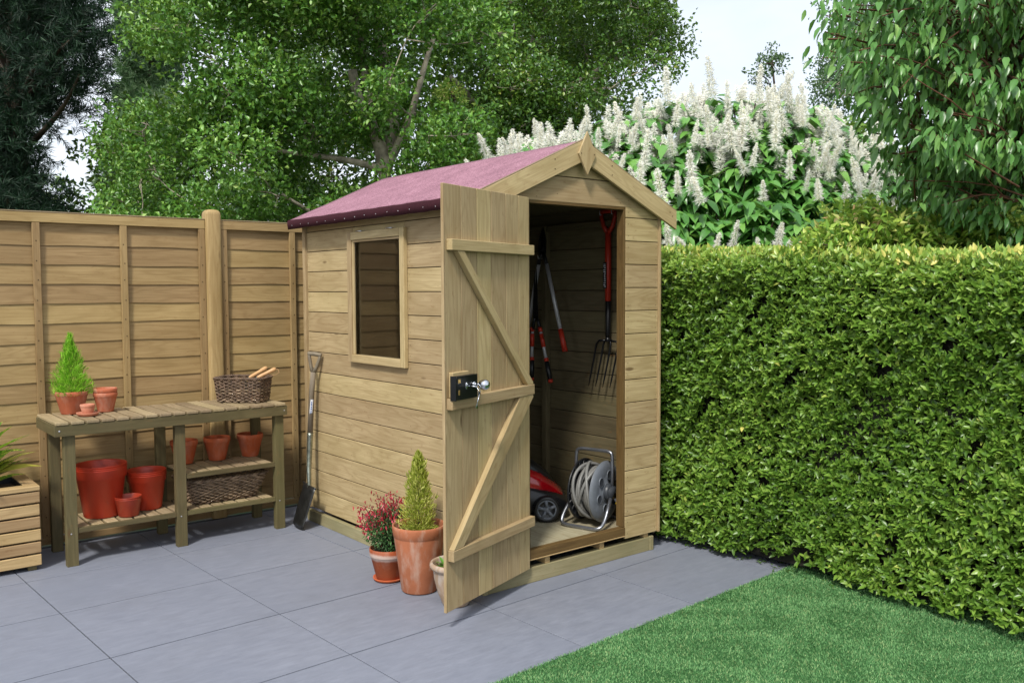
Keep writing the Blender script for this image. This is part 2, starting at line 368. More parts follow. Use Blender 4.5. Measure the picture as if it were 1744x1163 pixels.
# fast leaf / needle meshes ------------------------------------------------
def norm(a): return a/np.maximum(np.linalg.norm(a, axis=1, keepdims=True), 1e-9)
def rdir(n): return norm(rng.normal(size=(n, 3)))
def leafmesh(name, mat, pos, d, nor, Ln, Wd, parent=None, hi=False, fold=.25, droop=.25, rnd=None, origin=(0, 0, 0), mats2=None):
    n = len(pos); d = norm(d); side = norm(np.cross(d, nor)); nor = np.cross(side, d)
    Ln = np.broadcast_to(Ln, (n,))[:, None]; Wd = np.broadcast_to(Wd, (n,))[:, None]
    o = ROOTLOC.get(parent.name) if parent is not None else Vector(origin)
    pos = pos-np.array(o)
    if hi:
        def P(t, w_, lift): return pos+d*Ln*t+side*Wd*w_*.5+nor*(Wd*lift*fold-Ln*droop*t*t)
        V = np.stack([P(0, 0, 0), P(.14, -.62, .4), P(.15, 0, 0), P(.14, .62, .4), P(.42, -1., .5), P(.43, 0, 0), P(.42, 1., .5), P(.74, -.62, .35), P(.75, 0, 0), P(.74, .62, .35), P(1., 0, 0)], 1)
        F = [(0, 2, 1), (0, 3, 2), (1, 2, 5, 4), (2, 3, 6, 5), (4, 5, 8, 7), (5, 6, 9, 8), (7, 8, 10), (8, 9, 10)]; k = 11
    else:
        V = np.stack([pos, pos+d*Ln*.45-side*Wd*.5+nor*Wd*fold, pos+d*Ln-nor*Ln*droop, pos+d*Ln*.45+side*Wd*.5+nor*Wd*fold], 1)
        F = [(0, 2, 1), (0, 3, 2)]; k = 4
    V = V.reshape(-1, 3).astype(np.float32)
    base = (np.arange(n)*k)[:, None]
    loops = (base+np.array([i for f in F for i in f])[None, :]).ravel().astype(np.int32)
    tot = np.tile(np.array([len(f) for f in F], dtype=np.int32), n); st = np.concatenate([[0], np.cumsum(tot)[:-1]]).astype(np.int32)
    me = bpy.data.meshes.new(name); me.vertices.add(len(V)); me.vertices.foreach_set('co', V.ravel())
    me.loops.add(len(loops)); me.loops.foreach_set('vertex_index', loops)
    me.polygons.add(len(tot)); me.polygons.foreach_set('loop_start', st); me.polygons.foreach_set('loop_total', tot)
    me.update(calc_edges=True)
    me.materials.append(mat)
    r = rng.random(n) if rnd is None else rnd
    at_ = me.attributes.new('rnd', 'FLOAT', 'POINT'); at_.data.foreach_set('value', np.repeat(r, k).astype(np.float32))
    if hi: me.polygons.foreach_set('use_smooth', np.ones(len(tot), dtype=bool))
    ob = bpy.data.objects.new(name, me); col.objects.link(ob)
    if parent is not None: ob.parent = parent; ROOTLOC[ob.name] = o
    else: ob.location = o
    return ob

# ============================================================ GROUND
def sheet(name, x0, x1, y0, y1, z, mat):
    b = MB(mat); b.add([(x0, y0, z), (x1, y0, z), (x1, y1, z), (x0, y1, z)], [(0, 1, 2, 3)]); o = b.build(name); o['kind'] = 'structure'; return o
sheet('ground', -60, 60, -60, 60, -.03, W['earth'])

# paving slabs: rows and columns follow the joints
rows = [lambda x, i=i: [2.14, 1.570, 1.018, .415, -.150, -.715][i]+[0, 0, .008, .03, .045, .05][i]*x for i in range(6)]
cols = [lambda y, i=i: [-2.98, -2.26, -1.545, -.845, -.115, .61, 1.29, 2.0][i]-[.045, .045, .055, .045, .035, .02, .02, .02][i]*(y-.6) for i in range(8)]
rows_all = rows + [(lambda x, k=k: -.715-.57*k+.05*x) for k in range(1, 5)]
def isect(c, r):
    y = 0.
    for _ in range(8): x = c(y); y = r(x)
    return (x, y)
pv = MB(W['paving'], W['joint'])
lawn_row = rows[5]
for j in range(len(rows_all)-1):
    for i in range(len(cols)-1):
        if j >= 5 and i >= 3: continue
        q = [isect(cols[i], rows_all[j+1]), isect(cols[i+1], rows_all[j+1]), isect(cols[i+1], rows_all[j]), isect(cols[i], rows_all[j])]
        gp = .0042; cx = sum(p[0] for p in q)/4; cy = sum(p[1] for p in q)/4
        q = [(p[0]+(gp*.62 if p[0] < cx else -gp*.62), p[1]+(gp if p[1] < cy else -gp)) for p in q]
        ox, oy = random.uniform(0, 40), random.uniform(0, 40); dz = random.uniform(-.0004, .0004)
        vs = [(p[0], p[1], dz) for p in q]+[(p[0], p[1], -.02) for p in q]
        gg = [(v[0]+ox, v[1]+oy, 0) for v in vs]
        pv.add(vs, [(0, 1, 2, 3), (0, 4, 5, 1), (1, 5, 6, 2), (2, 6, 7, 3), (3, 7, 4, 0)], 0, gg)
pv.add([(-3.2, -3.6, -.006), (2.1, -3.6, -.006), (2.1, 2.2, -.006), (-3.2, 2.2, -.006)], [(0, 1, 2, 3)], 1)
o = pv.build('patio', bevel=.0008); o['kind'] = 'structure'
# lawn
lx0 = cols[3](-.9)+.004
lb = MB(W['turfbase'])
lb.add([(-.75, -4.2, .004), (1.9, -4.2, .004), (1.9, lawn_row(1.9)-.004, .004), (-.66, lawn_row(-.66)-.004, .004)], [(0, 1, 2, 3)])
lo = lb.build('lawn'); lo['kind'] = 'structure'
N = 190000
px = rng.uniform(-.74, 1.6, N); py = rng.uniform(-2.6, -.62, N)
ymax = -.715+.05*px-.003
k = (py < ymax); px, py = px[k], py[k]; n = len(px)
# clumpy lean
ang = 3*np.sin(px*9+np.sin(py*7)*1.3)+2*np.sin(py*11+px*3)+rng.normal(0, 1.1, n)
d = np.stack([np.cos(ang)*.55, np.sin(ang)*.55, np.ones(n)], 1)+rng.normal(0, .22, (n, 3))*np.array([1, 1, .1])
leafmesh('grass', W['turf'], np.stack([px, py, np.full(n, .004)], 1), d, rdir(n), rng.uniform(.008, .015, n), .0026, fold=0., droop=.25)['kind'] = 'stuff'

# ============================================================ SHED
SW, SD = 1.145, 1.79
shed = thing('garden_shed', (.57, .9, 0), 'small apex timber shed with pink felt roof and its door swung open', 'shed')
RX, RZ, EZ, EX, SL = .573, 2.110, 1.811, -.088, .4525
def roofz(x): return RZ-SL*abs(x-RX)
# bearers and joists
b = MB(W['bearer']); b.box(.006, 1.092, .004, .04, 0, .073); b.build('front_bearer', shed, .002)
b = MB(W['bearer']); b.box(1.094, 1.122, 0, 1.77, 0, .076); b.build('side_bearer', shed, .002)
b = MB(W['bearer']); b.box(-.022, .004, 0, 1.78, 0, .068); b.build('side_bearer', shed, .002)
for x in (.02, .36, .73, 1.06):
    b = MB(W['cedar']); b.box(x, x+.03, .002+.01, 1.75, .0735, .108, 1); b.build('joist', shed, .001)
b = MB(W['floor'])
for i in range(6): b.box(.014+.186*i, .014+.186*i+.184, .035, 1.765, .109, .127, 1)
b.build('floor', shed, .001)
# window opening in the left wall
WY0, WY1, WZ0, WZ1 = .649, 1.234, 1.0, 1.712
P_, GAP = .1188, .0042
def nails(b, pts, ax, mi=1, r=.0022, out=.0008, sgn=-1):
    for p in pts:
        c = list(p); q = []
        oth = [a for a in range(3) if a != ax]
        for i in range(6):
            t_ = i*math.pi/3; v = list(p); v[ax] += sgn*out; v[oth[0]] += r*math.cos(t_); v[oth[1]] += r*math.sin(t_); q.append(tuple(v))
        order = tuple(range(6)); e1 = Vector(q[1])-Vector(q[0]); e2 = Vector(q[2])-Vector(q[1])
        if e1.cross(e2)[ax]*sgn < 0: order = order[::-1]
        b.add(q, [order], mi)
b = MB(W['shed'], W['nail'], W['groove'])
z = .082; kk = 0; pts = []
while z < 1.78:
    z1 = min(z+P_-GAP, 1.80)
    segs = [(.012, 1.766)]
    if z1 > WZ0+.03 and z < WZ1-.02: segs = [(.012, WY0+.03), (WY1-.03, 1.766)]
    for y0, y1 in segs:
        o_ = random.uniform(-.0008, .0008)
        b.box(o_, .012, y0, y1, z, z1, 1)
        b.box(.004, .0118, y0, y1, z1-.0002, z1+GAP+.0002, 1, mi=2)
    if z < WZ0+.03 < z1 and len(segs) == 2: b.box(o_, .012, WY0+.031, WY1-.031, z, WZ0+.029, 1)
    if z < WZ1-.03 < z1 and len(segs) == 2: b.box(o_, .012, WY0+.031, WY1-.031, WZ1-.029, z1, 1)
    for yy in (1.745, 1.25, .63, .06):
        for dz in (.03, .085): pts.append((-.0012, yy+random.uniform(-.004, .004), z+dz))
    z += P_
nails(b, pts, 0)
b.build('side_wall', shed, .0016)
b = MB(W['shed']); b.box(-.016, .014, 1.767, 1.80, .078, 1.79, 2); b.build('corner_trim', shed, .002)
b = MB(W['shed']); b.box(-.016, .012, -.014, .010, .08, 1.80, 2); b.build('corner_trim', shed, .002)
b = MB(W['shed']); b.box(1.146, 1.158, -.012, .03, .096, 1.78, 2); b.build('corner_trim', shed, .001)
# right wall (seen from inside)
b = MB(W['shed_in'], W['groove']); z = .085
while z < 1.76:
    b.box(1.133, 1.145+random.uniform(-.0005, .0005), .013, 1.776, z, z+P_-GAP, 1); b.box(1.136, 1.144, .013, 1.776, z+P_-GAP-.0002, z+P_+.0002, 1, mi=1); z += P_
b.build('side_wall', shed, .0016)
def clip(poly, z0, z1):
    def half(P, zz, up):
        outp = []
        for i in range(len(P)):
            a, c = P[i], P[(i+1) % len(P)]; ia = (a[1] >= zz) if up else (a[1] <= zz); ic = (c[1] >= zz) if up else (c[1] <= zz)
            if ia: outp.append(a)
            if ia != ic:
                t_ = (zz-a[1])/(c[1]-a[1]); outp.append((a[0]+(c[0]-a[0])*t_, zz))
        return outp
    P = half(poly, z0, True)
    return half(P, z1, False) if P else P
DX0, DX1, DZT = .244, .900, 1.812
def front_boards(b, outline, zs, y0, y1, mi=0):
    for z0, z1 in zs:
        q = clip(outline, z0, z1)
        if len(q) >= 3: b.poly([(x, y0, zz) for x, zz in q], (0, y1-y0, 0), mi)
        q = clip(outline, z1, z1+GAP)
        if len(q) >= 3: b.poly([(x, y0+.005, zz) for x, zz in q], (0, .006, 0), 2)
dd = .014
left_o = [(.012, .098), (DX0, .098), (DX0, DZT), (.012, roofz(.012)-dd)]
left_o = [(.012, .098), (DX0-.001, .098), (DX0-.001, DZT), (.012, DZT)]
right_o = [(DX1+.001, .098), (1.145, .098), (1.145, DZT), (DX1+.001, DZT)]
gab = [(.0, DZT), (1.145, DZT), (1.145, roofz(1.145)-dd), (RX, RZ-dd), (0., roofz(0)-dd)]
b = MB(W['shed'], W['nail'], W['groove'])
zs = [(.098+P_*i-(0 if i == 0 else 0), min(.098+P_*(i+1)-GAP, DZT)) for i in range(15)]
front_boards(b, left_o, zs, 0., .012); front_boards(b, right_o, zs, 0., .012)
front_boards(b, gab, [(DZT, 1.932), (1.932+GAP, 2.055), (2.055+GAP, 2.11)], 0., .012)
pts = []
for z0, z1 in zs:
    for xx in (.918, 1.128): pts += [(xx, -.0006, z0+.025), (xx, -.0006, z0+.085)]
pts += [(.43, -.0006, 1.95), (.70, -.0006, 1.95), (.43, -.0006, 1.85), (.3, -.0006, 1.83), (.86, -.0006, 1.83)]
nails(b, pts, 1)
b.build('front_wall', shed, .0014)
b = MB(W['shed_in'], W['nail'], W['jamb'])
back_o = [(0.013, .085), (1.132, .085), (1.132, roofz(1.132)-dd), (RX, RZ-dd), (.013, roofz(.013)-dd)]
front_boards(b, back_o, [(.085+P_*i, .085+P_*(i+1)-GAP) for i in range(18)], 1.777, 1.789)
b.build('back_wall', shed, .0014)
# studs
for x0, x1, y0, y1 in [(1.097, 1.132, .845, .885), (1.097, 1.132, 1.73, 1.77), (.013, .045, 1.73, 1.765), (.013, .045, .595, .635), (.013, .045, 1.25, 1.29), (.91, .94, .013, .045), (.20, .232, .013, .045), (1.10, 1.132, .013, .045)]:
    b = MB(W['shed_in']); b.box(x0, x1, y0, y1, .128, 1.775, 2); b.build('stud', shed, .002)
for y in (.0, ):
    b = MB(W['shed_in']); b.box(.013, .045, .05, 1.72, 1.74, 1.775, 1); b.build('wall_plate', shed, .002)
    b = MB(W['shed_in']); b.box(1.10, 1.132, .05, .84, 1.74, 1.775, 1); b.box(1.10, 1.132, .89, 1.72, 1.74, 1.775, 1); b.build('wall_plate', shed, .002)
# door frame and threshold
b = MB(W['jamb'])
b.box(DX1-.014, DX1-.0005, .001, .050, .162, DZT-.0145, 2); b.box(DX0+.0005, DX0+.014, .001, .050, .162, DZT-.0145, 2)
b.box(DX0+.0005, DX1-.0005, .001, .046, DZT-.014, DZT-.0005, 0)
b.build('door_frame', shed, .001)
b = MB(W['jamb'], W['cedar']); b.box(DX0+.001, DX1-.001, -.004, .034, .118, .160, 0); b.box(DX0+.001, DX1-.001, -.005, .033, .111, .1165, 0, mi=1); b.build('threshold', shed, .0015)
# roof
YF, YB = -.020, 1.832
def slope(name, x_e, mat, t0, t1, y0=YF, y1=YB, mi=0):
    b = MB(mat)
    n_ = Vector((math.copysign(SL, x_e-RX), 0, 1)).normalized()
    # a slightly wavy sheet
    K, J = 14, 22; vs = []; g = []
    for i in range(K+1):
        for j in range(J+1):
            x = RX+(x_e-RX)*i/K; y = y0+(y1-y0)*j/J; zz = roofz(x)
            wv = .0022*math.sin(y*9+x*3)*math.sin(i/K*math.pi)+(.0015*math.sin(y*23+1) if i > K-2 else 0)
            vs.append(Vector((x, y, zz))+n_*(t1+wv)); 
    m_ = len(vs)
    for i in range(K+1):
        for j in range(J+1):
            x = RX+(x_e-RX)*i/K; y = y0+(y1-y0)*j/J; vs.append(Vector((x, y, roofz(x)))+n_*t0)
    fs = []
    A = lambda i, j: i*(J+1)+j
    for i in range(K):
        for j in range(J):
            fs.append((A(i, j), A(i+1, j), A(i+1, j+1), A(i, j+1))); fs.append((m_+A(i, j), m_+A(i, j+1), m_+A(i+1, j+1), m_+A(i+1, j)))
    for j in range(J): fs.append((A(0, j), A(0, j+1), m_+A(0, j+1), m_+A(0, j))); fs.append((A(K, j), m_+A(K, j), m_+A(K, j+1), A(K, j+1)))
    for i in range(K): fs.append((A(i, 0), m_+A(i, 0), m_+A(i+1, 0), A(i+1, 0))); fs.append((A(i, J), A(i+1, J), m_+A(i+1, J), m_+A(i, J)))
    if x_e > RX: fs = [f[::-1] for f in fs]
    b.add(vs, fs, 0, None, .5, True)
    return b
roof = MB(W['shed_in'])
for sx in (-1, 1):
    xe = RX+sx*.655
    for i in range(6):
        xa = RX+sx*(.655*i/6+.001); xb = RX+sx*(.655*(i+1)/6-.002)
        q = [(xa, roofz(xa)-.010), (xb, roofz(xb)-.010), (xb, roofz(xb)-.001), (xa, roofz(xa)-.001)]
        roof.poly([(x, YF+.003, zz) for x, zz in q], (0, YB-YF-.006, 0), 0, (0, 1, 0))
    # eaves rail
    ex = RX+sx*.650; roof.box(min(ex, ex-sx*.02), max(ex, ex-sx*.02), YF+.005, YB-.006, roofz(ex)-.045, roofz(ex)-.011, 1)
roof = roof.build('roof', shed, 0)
slope('f', EX, W['felt'], 0, .0028).build('roofing_felt', roof)
slope('f', 2*RX-EX, W['felt'], 0, .0028).build('roofing_felt', roof)
for sx in (-1, 1):    # felt turned down over the eaves, with clout nails
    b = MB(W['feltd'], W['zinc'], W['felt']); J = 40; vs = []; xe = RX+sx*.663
    for j in range(J+1):
        y = YF+(YB-YF)*j/J; wv = .002*math.sin(j*1.3)+.0015*math.sin(j*2.9+1)
        zt = roofz(xe)+.004
        for dx, dz in ((-.004*sx, .002), (.004*sx, -.004), (.006*sx+wv*.6, -.025), (.002*sx+wv, -.052+wv*.6), (0.0, -.052+wv*.6)): vs.append((xe+dx, y, zt+dz))
    fs = []
    for j in range(J):
        for q in range(4):
            f = (j*5+q, (j+1)*5+q, (j+1)*5+q+1, j*5+q+1); fs.append(f if sx > 0 else f[::-1])
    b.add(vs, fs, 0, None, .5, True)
    # end fold at the back
    zt = roofz(xe); b.poly([(xe, YB+.001, zt+.004), (xe, YB+.001, zt-.05), (xe-sx*.10, YB+.001, zt-.035), (xe-sx*.10, YB+.001, zt+.045)], (0, .003, 0))
    for j in range(17):
        y = YF+.06+j*.108+random.uniform(-.008, .008)
        b.lathe([(0, 0), (.0028, 0), (.0028, .0010), (0, .0014)], (xe+sx*.0062, y, roofz(xe)-.028+random.uniform(-.003, .003)), 8, 1, Matrix.Rotation(R(90)*sx, 4, 'Y'))
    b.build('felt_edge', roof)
# barge boards
for sx in (-1, 1):
    xe = RX+sx*.677; q = [(RX, RZ+.003), (xe, roofz(xe)+.003), (xe, roofz(xe)-.094), (RX, RZ-.098)]
    b = MB(W['shed'], W['nail']); gd = (sx, 0, -SL)
    b.poly([(x+(0.0008*sx if x == RX else 0), -.037, zz) for x, zz in q], (0, .0155, 0), 0, gd)
    pts = []
    for f_, o_ in ((.28, .03), (.28, .075), (.92, .04), (.95, .05)): 
        x = RX+sx*.677*f_; pts.append((x, -.0373, roofz(x)+.01-o_))
    nails(b, pts, 1, r=.0035)
    b.build('barge_board', shed, .0015)
    b = MB(W['slat']); q = [(RX, RZ+.0083), (xe, roofz(xe)+.0083), (xe, roofz(xe)+.0036), (RX, RZ+.0036)]
    b.poly([(x+(0.0008*sx if x == RX else 0), -.036, zz) for x, zz in q], (0, .018, 0), 0, gd); b.build('trim_strip', shed)
b = MB(W['shed'], W['nail']); fx = .585
b.poly([(fx, -.049, 2.154), (fx+.058, -.049, 2.045), (fx, -.049, 1.945), (fx-.058, -.049, 2.045)], (0, .0115, 0), 0, (0, 0, 1)); nails(b, [(fx-.043, -.0493, 2.045), (fx+.043, -.0493, 2.045)], 1, r=.003)
b.build('finial', shed, .0015)
# window
win = MB(W['shed']); c = .042
win.box(-.024, -.001, WY0, WY0+c, WZ0, WZ1, 2); win.box(-.024, -.001, WY1-c, WY1, WZ0, WZ1, 2)
win.box(-.0245, -.001, WY0+c+.001, WY1-c-.001, WZ1-c, WZ1, 1); win.box(-.0255, -.001, WY0+c+.001, WY1-c-.001, WZ0, WZ0+c, 1)
for y0, y1 in ((WY0+.030, WY0+.0415), (WY1-.0415, WY1-.030)): win.box(-.0005, .034, y0, y1, WZ0+.03, WZ1-.03, 2)
win.box(-.0005, .034, WY0+.0425, WY1-.0425, WZ0+.03, WZ0+.0415, 1); win.box(-.0005, .034, WY0+.0425, WY1-.0425, WZ1-.0415, WZ1-.03, 1)
win.box(-.017, -.006, WY1-c-.018, WY1-c-.001, WZ0+c+.001, WZ1-c-.001, 2); win.box(-.017, -.006, WY0+c+.001, WY0+c+.012, WZ0+c+.001, WZ1-c-.001, 2)
win.box(-.017, -.006, WY0+c+.013, WY1-c-.019, WZ1-c-.013, WZ1-c-.001, 1)
win = win.build('window', shed, .0015)
b = MB(W['glass']); b.box(.004, .006, WY0+.043, WY1-.043, WZ0+.043, WZ1-.043); b.build('pane', win)
for yy in (.78, 1.09):
    b = MB(W['zinc']); b.box(-.028, -.004, yy-.03, yy+.03, WZ1+.0005, WZ1+.004); b.tube([(-.029, yy-.03, WZ1+.002), (-.029, yy+.03, WZ1+.002)], .0035, 8); b.build('hinge', win)
# door (hinged on the left jamb, swung out)
H = Vector((.238, -.020, 0)); ED = (Vector((-.401, -.247, 0))-H).normalized(); NV = Vector((-ED.y, ED.x, 0))
NV = NV if NV.dot(CAM-H) > 0 else -NV            # points to the viewer's side
DM = Matrix(((ED.x, NV.x, 0, H.x), (ED.y, NV.y, 0, H.y), (0, 0, 1, 0), (0, 0, 0, 1)))   # local: s along door, t out of it, z
DB, DT, DWD = .080, 1.819, .672
def dbox(b, s0, s1, t0, t1, z0, z1, ax=None, mi=0, tint=None): b.box(s0, s1, t0, t1, z0, z1, ax, mi, tint, DM)
def dpoly(b, pts, t0, t1, gd, mi=0):
    b.poly([DM @ Vector((s_, t0, z_)) for s_, z_ in pts], NV*(t1-t0), mi, DM.to_3x3() @ Vector((gd[0], 0, gd[1])))
b = MB(W['shed'], W['nail'], W['groove']); cuts = [0, .095, .206, .326, .437, .556, DWD]
for i in range(6):
    dbox(b, cuts[i]+.0018, cuts[i+1]-.0018, -.012, random.uniform(-.0004, .0004), DB, DT, 2)
    if i: dbox(b, cuts[i]-.0019, cuts[i]+.0019, -.010, -.006, DB+.001, DT-.001, 2, 2)
dbox(b, DWD+.0005, DWD+.007, -.0125, .0015, DB, DT, 2)
door = b.build('door', shed, .0014)
for z0, z1 in ((1.553, 1.598), (.911, .957), (.291, .337)):
    b = MB(W['shed'], W['nail']); dbox(b, .004, DWD-.012 if z0 > 1.4 else DWD-.006, .0008, .030, z0, z1, 0); b.build('ledge', door, .002)
for q, gd in (([(.568, 1.5525), (.618, 1.5525), (.058, .9575), (.012, .9575), (.012, .968)], (.9, 1.)), ([(.012, .9105), (.012, .897), (.590, .3375), (.662, .3375), (.130, .9105)], (.9, -1.))):
    b = MB(W['shed']); dpoly(b, q, .0008, .0275, gd); b.build('brace', door, .002)
b = MB(W['shed']); dbox(b, .535, .652, .0008, .022, .9578, 1.062, 0); b.build('lock_block', door, .003)
lock = MB(W['blackm'], W['brass'], W['chrome'])
dbox(lock, .512, .668, .0245, .048, .952, 1.048, 0); dbox(lock, .667, .6705, .022, .050, .950, 1.050, 2)
dbox(lock, .636, .652, .0482, .0495, 1.020, 1.036, 0, 1); dbox(lock, .640, .650, .0482, .0495, .972, .992, 0, 1)
T3 = DM.to_3x3().to_4x4(); RX90 = Matrix.Rotation(R(-90), 4, 'X')
lock.lathe([(0, 0), (.0085, 0), (.0085, .002), (.006, .003), (0, .003)], DM @ Vector((.592, .048, 1.006)), 20, 2, T3 @ Matrix.Diagonal((1, 1, 1.7, 1)) @ RX90)
lock = lock.build('rim_lock', door, .003)
b = MB(W['chrome'])
b.tube([DM @ Vector((.545, .048, 1.008)), DM @ Vector((.545, .058, 1.008))], .011, 16)
b.tube([DM @ Vector((.545, .058, 1.008)), DM @ Vector((.545, .085, 1.008))], .006, 12)
KN = [(0, 0), (.009, .0), (.016, .006), (.0215, .015), (.023, .024), (.021, .034), (.014, .043), (.005, .047), (0, .0475)]
b.lathe(KN, DM @ Vector((.545, .080, 1.008)), 28, 0, T3 @ RX90)
b.build('door_knob', lock_parent := door)
b = MB(W['chrome'], W['steelb'])
kp = lambda s_, t_, z_: DM @ Vector((s_, t_, z_))
b.tube([kp(.592, .050, 1.006), kp(.588, .098, 1.004)], .0026, 8)
b.tube([kp(.588+.0, .104+.009*math.cos(a_/12*6.283), 1.004+.009*math.sin(a_/12*6.283)) for a_ in range(12)], .0018, 6, closed=True)
b.tube([kp(.586+.008*math.cos(a_/12*6.283), .106, .985+.012*math.sin(a_/12*6.283)) for a_ in range(12)], .0012, 6, closed=True)
b.tube([kp(.586, .107, .976), kp(.604, .104, .925)], .0022, 8); b.blob(kp(.586, .106, .977), (.007, .003, .008), 1, 10, 6)
b.box(-.009, .004, -.001, .001, -.004, .009, None, 0, .5, Matrix.Translation(kp(.604, .104, .922)) @ T3)
b.build('door_key', door)
# T hinges
for z_ in (1.50, .34):
    b = MB(W['blackm']); dbox(b, -.012, .20, -.0155, -.0125, z_-.012, z_+.012); b.build('hinge', door)

# ============================================================ FENCE
FY = 2.186
fence = thing('lap_fence', (-.415, FY+.02, 0), 'brown lapped timber fence with a round-topped post running behind the bench', 'fence')
def lap_panel(x0, x1, label):
    z = .045; b = MB(W['fence'])
    ph = .107; i = 0
    while z < 1.775:
        h = .118; K = 9; off = random.uniform(0, 9); o = [random.uniform(0, 30) for _ in range(3)]
        vs = []; g = []
        for q in range(K*3+1):
            x = x0+.01+(x1-x0-.02)*q/(K*3); wv = .0022*math.sin(x*5+off)+.0015*math.sin(x*13+off*2)
            for yy, zz in ((FY+.0185, z+wv), (FY+.0245, z+wv), (FY+.0315, z+h), (FY+.0255, z+h)):
                vs.append((x, yy, min(zz, 1.80))); g.append((x+o[0], zz+o[1], o[2]))
        n_ = K*3+1
        fs = [(4*q+a_, 4*q+(a_+1) % 4, 4*(q+1)+(a_+1) % 4, 4*(q+1)+a_) for q in range(n_-1) for a_ in range(4)]
        fs += [(3, 2, 1, 0), (4*(n_-1), 4*(n_-1)+1, 4*(n_-1)+2, 4*(n_-1)+3)]
        b.add(vs, fs, 0, g); z += ph; i += 1
    r = b.build('fence_panel', fence)
    b = MB(W['fence'], W['nail']); b.box(x0, x1, FY-.004, FY+.017, 1.770, 1.8235, 0)
    b.build('top_rail', r, .002)
    b = MB(W['slat']); b.box(x0, x1, FY-.006, FY+.040, 1.8243, 1.8300, 0); b.build('capping', r, .001)
    b = MB(W['fence']); b.box(x0, x1, FY-.004, FY+.017, .005, .042, 0); b.build('bottom_rail', r, .002)
    n_ = 5
    for k_ in range(n_):
        x = x0+(x1-x0-.038)*k_/(n_-1)
        b = MB(W['fence'], W['nail']); b.box(x, x+.038, FY-.003, FY+.0165, .0425, 1.7695, 2)
        nails(b, [(x+.019+random.uniform(-.005, .005), FY-.0032, .06+.107*j+random.uniform(-.01, .01)) for j in range(16)], 1, r=.0036)
        b.build('batten', r, .002)
    return r
lap_panel(-2.30, -.4645, 'long lapped fence panel behind the potting bench, left of the round-topped post')
lap_panel(-.3655, 1.47, 'lapped fence panel between the round-topped post and the shed')
post = MB(W['fence'])
vs = []; prof = [(.048, 0), (.048, 1.855), (.046, 1.868), (.040, 1.879), (.030, 1.886), (0.012, 1.889)]
for hw, z_ in prof:
    for q in range(16):
        a_ = 2*math.pi*(q+.5)/16; s_ = .62; rx = hw*min(1.0, 1.18*abs(math.cos(a_))+.0)*(1 if math.cos(a_) > 0 else -1) if 0 else hw*math.copysign(abs(math.cos(a_))**.42, math.cos(a_)); ry = hw*math.copysign(abs(math.sin(a_))**.42, math.sin(a_))
        vs.append((-.415+rx, FY+.02+ry, z_))
fs = [(i*16+q, i*16+(q+1) % 16, (i+1)*16+(q+1) % 16, (i+1)*16+q) for i in range(len(prof)-1) for q in range(16)]+[tuple((len(prof)-1)*16+q for q in range(16))]
post.add(vs, fs, 0, [(v[2]+3, v[0]+7.3, v[1]) for v in vs], .75, True)
post.build('fence_post', fence)

# ============================================================ POTTING BENCH
BX0, BX1, BYF, BYB = -1.432, -.196, 1.662, 2.085
bench = thing('potting_bench', (-.81, 1.87, 0), 'slatted wooden potting bench with two shelves against the fence', 'bench')
b = MB(W['slat'])
for i in range(17):
    x = BX0+.002+(BX1-BX0-.004)*i/17; b.box(x+.003, x+(BX1-BX0)/17-.010, BYF-.004, BYB, .7285, .7435+random.uniform(-.0007, .0007), 1)
b.build('slatted_top', bench, .002)
b = MB(W['bench'], W['zinc']); b.box(BX0, BX1, BYF, BYF+.026, .672, .7275, 0)
for x in (BX0+.022, BX1-.018): b.lathe([(0, 0), (.005, 0), (.004, .002), (0, .002)], (x, BYF-.0003, .70), 10, 1, Matrix.Rotation(R(90), 4, 'X'))
b.build('front_rail', bench, .002)
b = MB(W['bench']); b.box(BX0, BX1, BYB-.026, BYB, .672, .7275, 0); b.build('back_rail', bench, .002)
for x in (BX0, BX1-.022):
    b = MB(W['bench']); b.box(x, x+.022, BYF+.027, BYB-.027, .672, .7275, 1); b.build('side_rail', bench, .002)
legs = [(-1.387, BYF+.027), (-.834, BYF+.027), (-.262, BYF+.027), (-1.387, BYB-.068), (-.834, BYB-.068), (-.262, BYB-.068)]
for x, y in legs:
    b = MB(W['bench'], W['zinc']); top = .727 if abs(x+.834) < .01 else .727
    b.box(x, x+.054, y, y+.040, .0, .7272, 2)
    if y < 1.8: b.lathe([(0, 0), (.0045, 0), (.0035, .002), (0, .002)], (x+.022, y-.0003, .168), 10, 1, Matrix.Rotation(R(90), 4, 'X'))
    b.build('leg', bench, .003)
def shelf(name, x0, x1, zt, n_):
    b = MB(W['bench']); b.box(x0, x1, BYF+.0685, BYF+.088, zt-.034, zt-.0125, 0); b.box(x0, x1, BYB-.088, BYB-.0685, zt-.034, zt-.0125, 0)
    s_ = b.build(name, bench, .0015)
    b = MB(W['slat'])
    for i in range(n_):
        x = x0+(x1-x0)*i/n_; b.box(x+.002, x+(x1-x0)/n_-.011, BYF+.055, BYB-.06, zt-.012, zt+random.uniform(-.0006, .0006), 1)
    b.build('shelf_slats', s_, .002)
    b = MB(W['bench']); e = .002
    for xa, xb in ([(-1.3325, -.8345), (-.7795, -.2625)] if x0 < -1 else [(-.7795, -.2625)]): b.box(xa, xb, BYF+.032, BYF+.054, zt-.026, zt-.001, 0)
    b.build('shelf_rail', s_, .0015)
shelf('lower_shelf', -1.33, -.264, .192, 15)
shelf('middle_shelf', -.778, -.264, .396, 7)

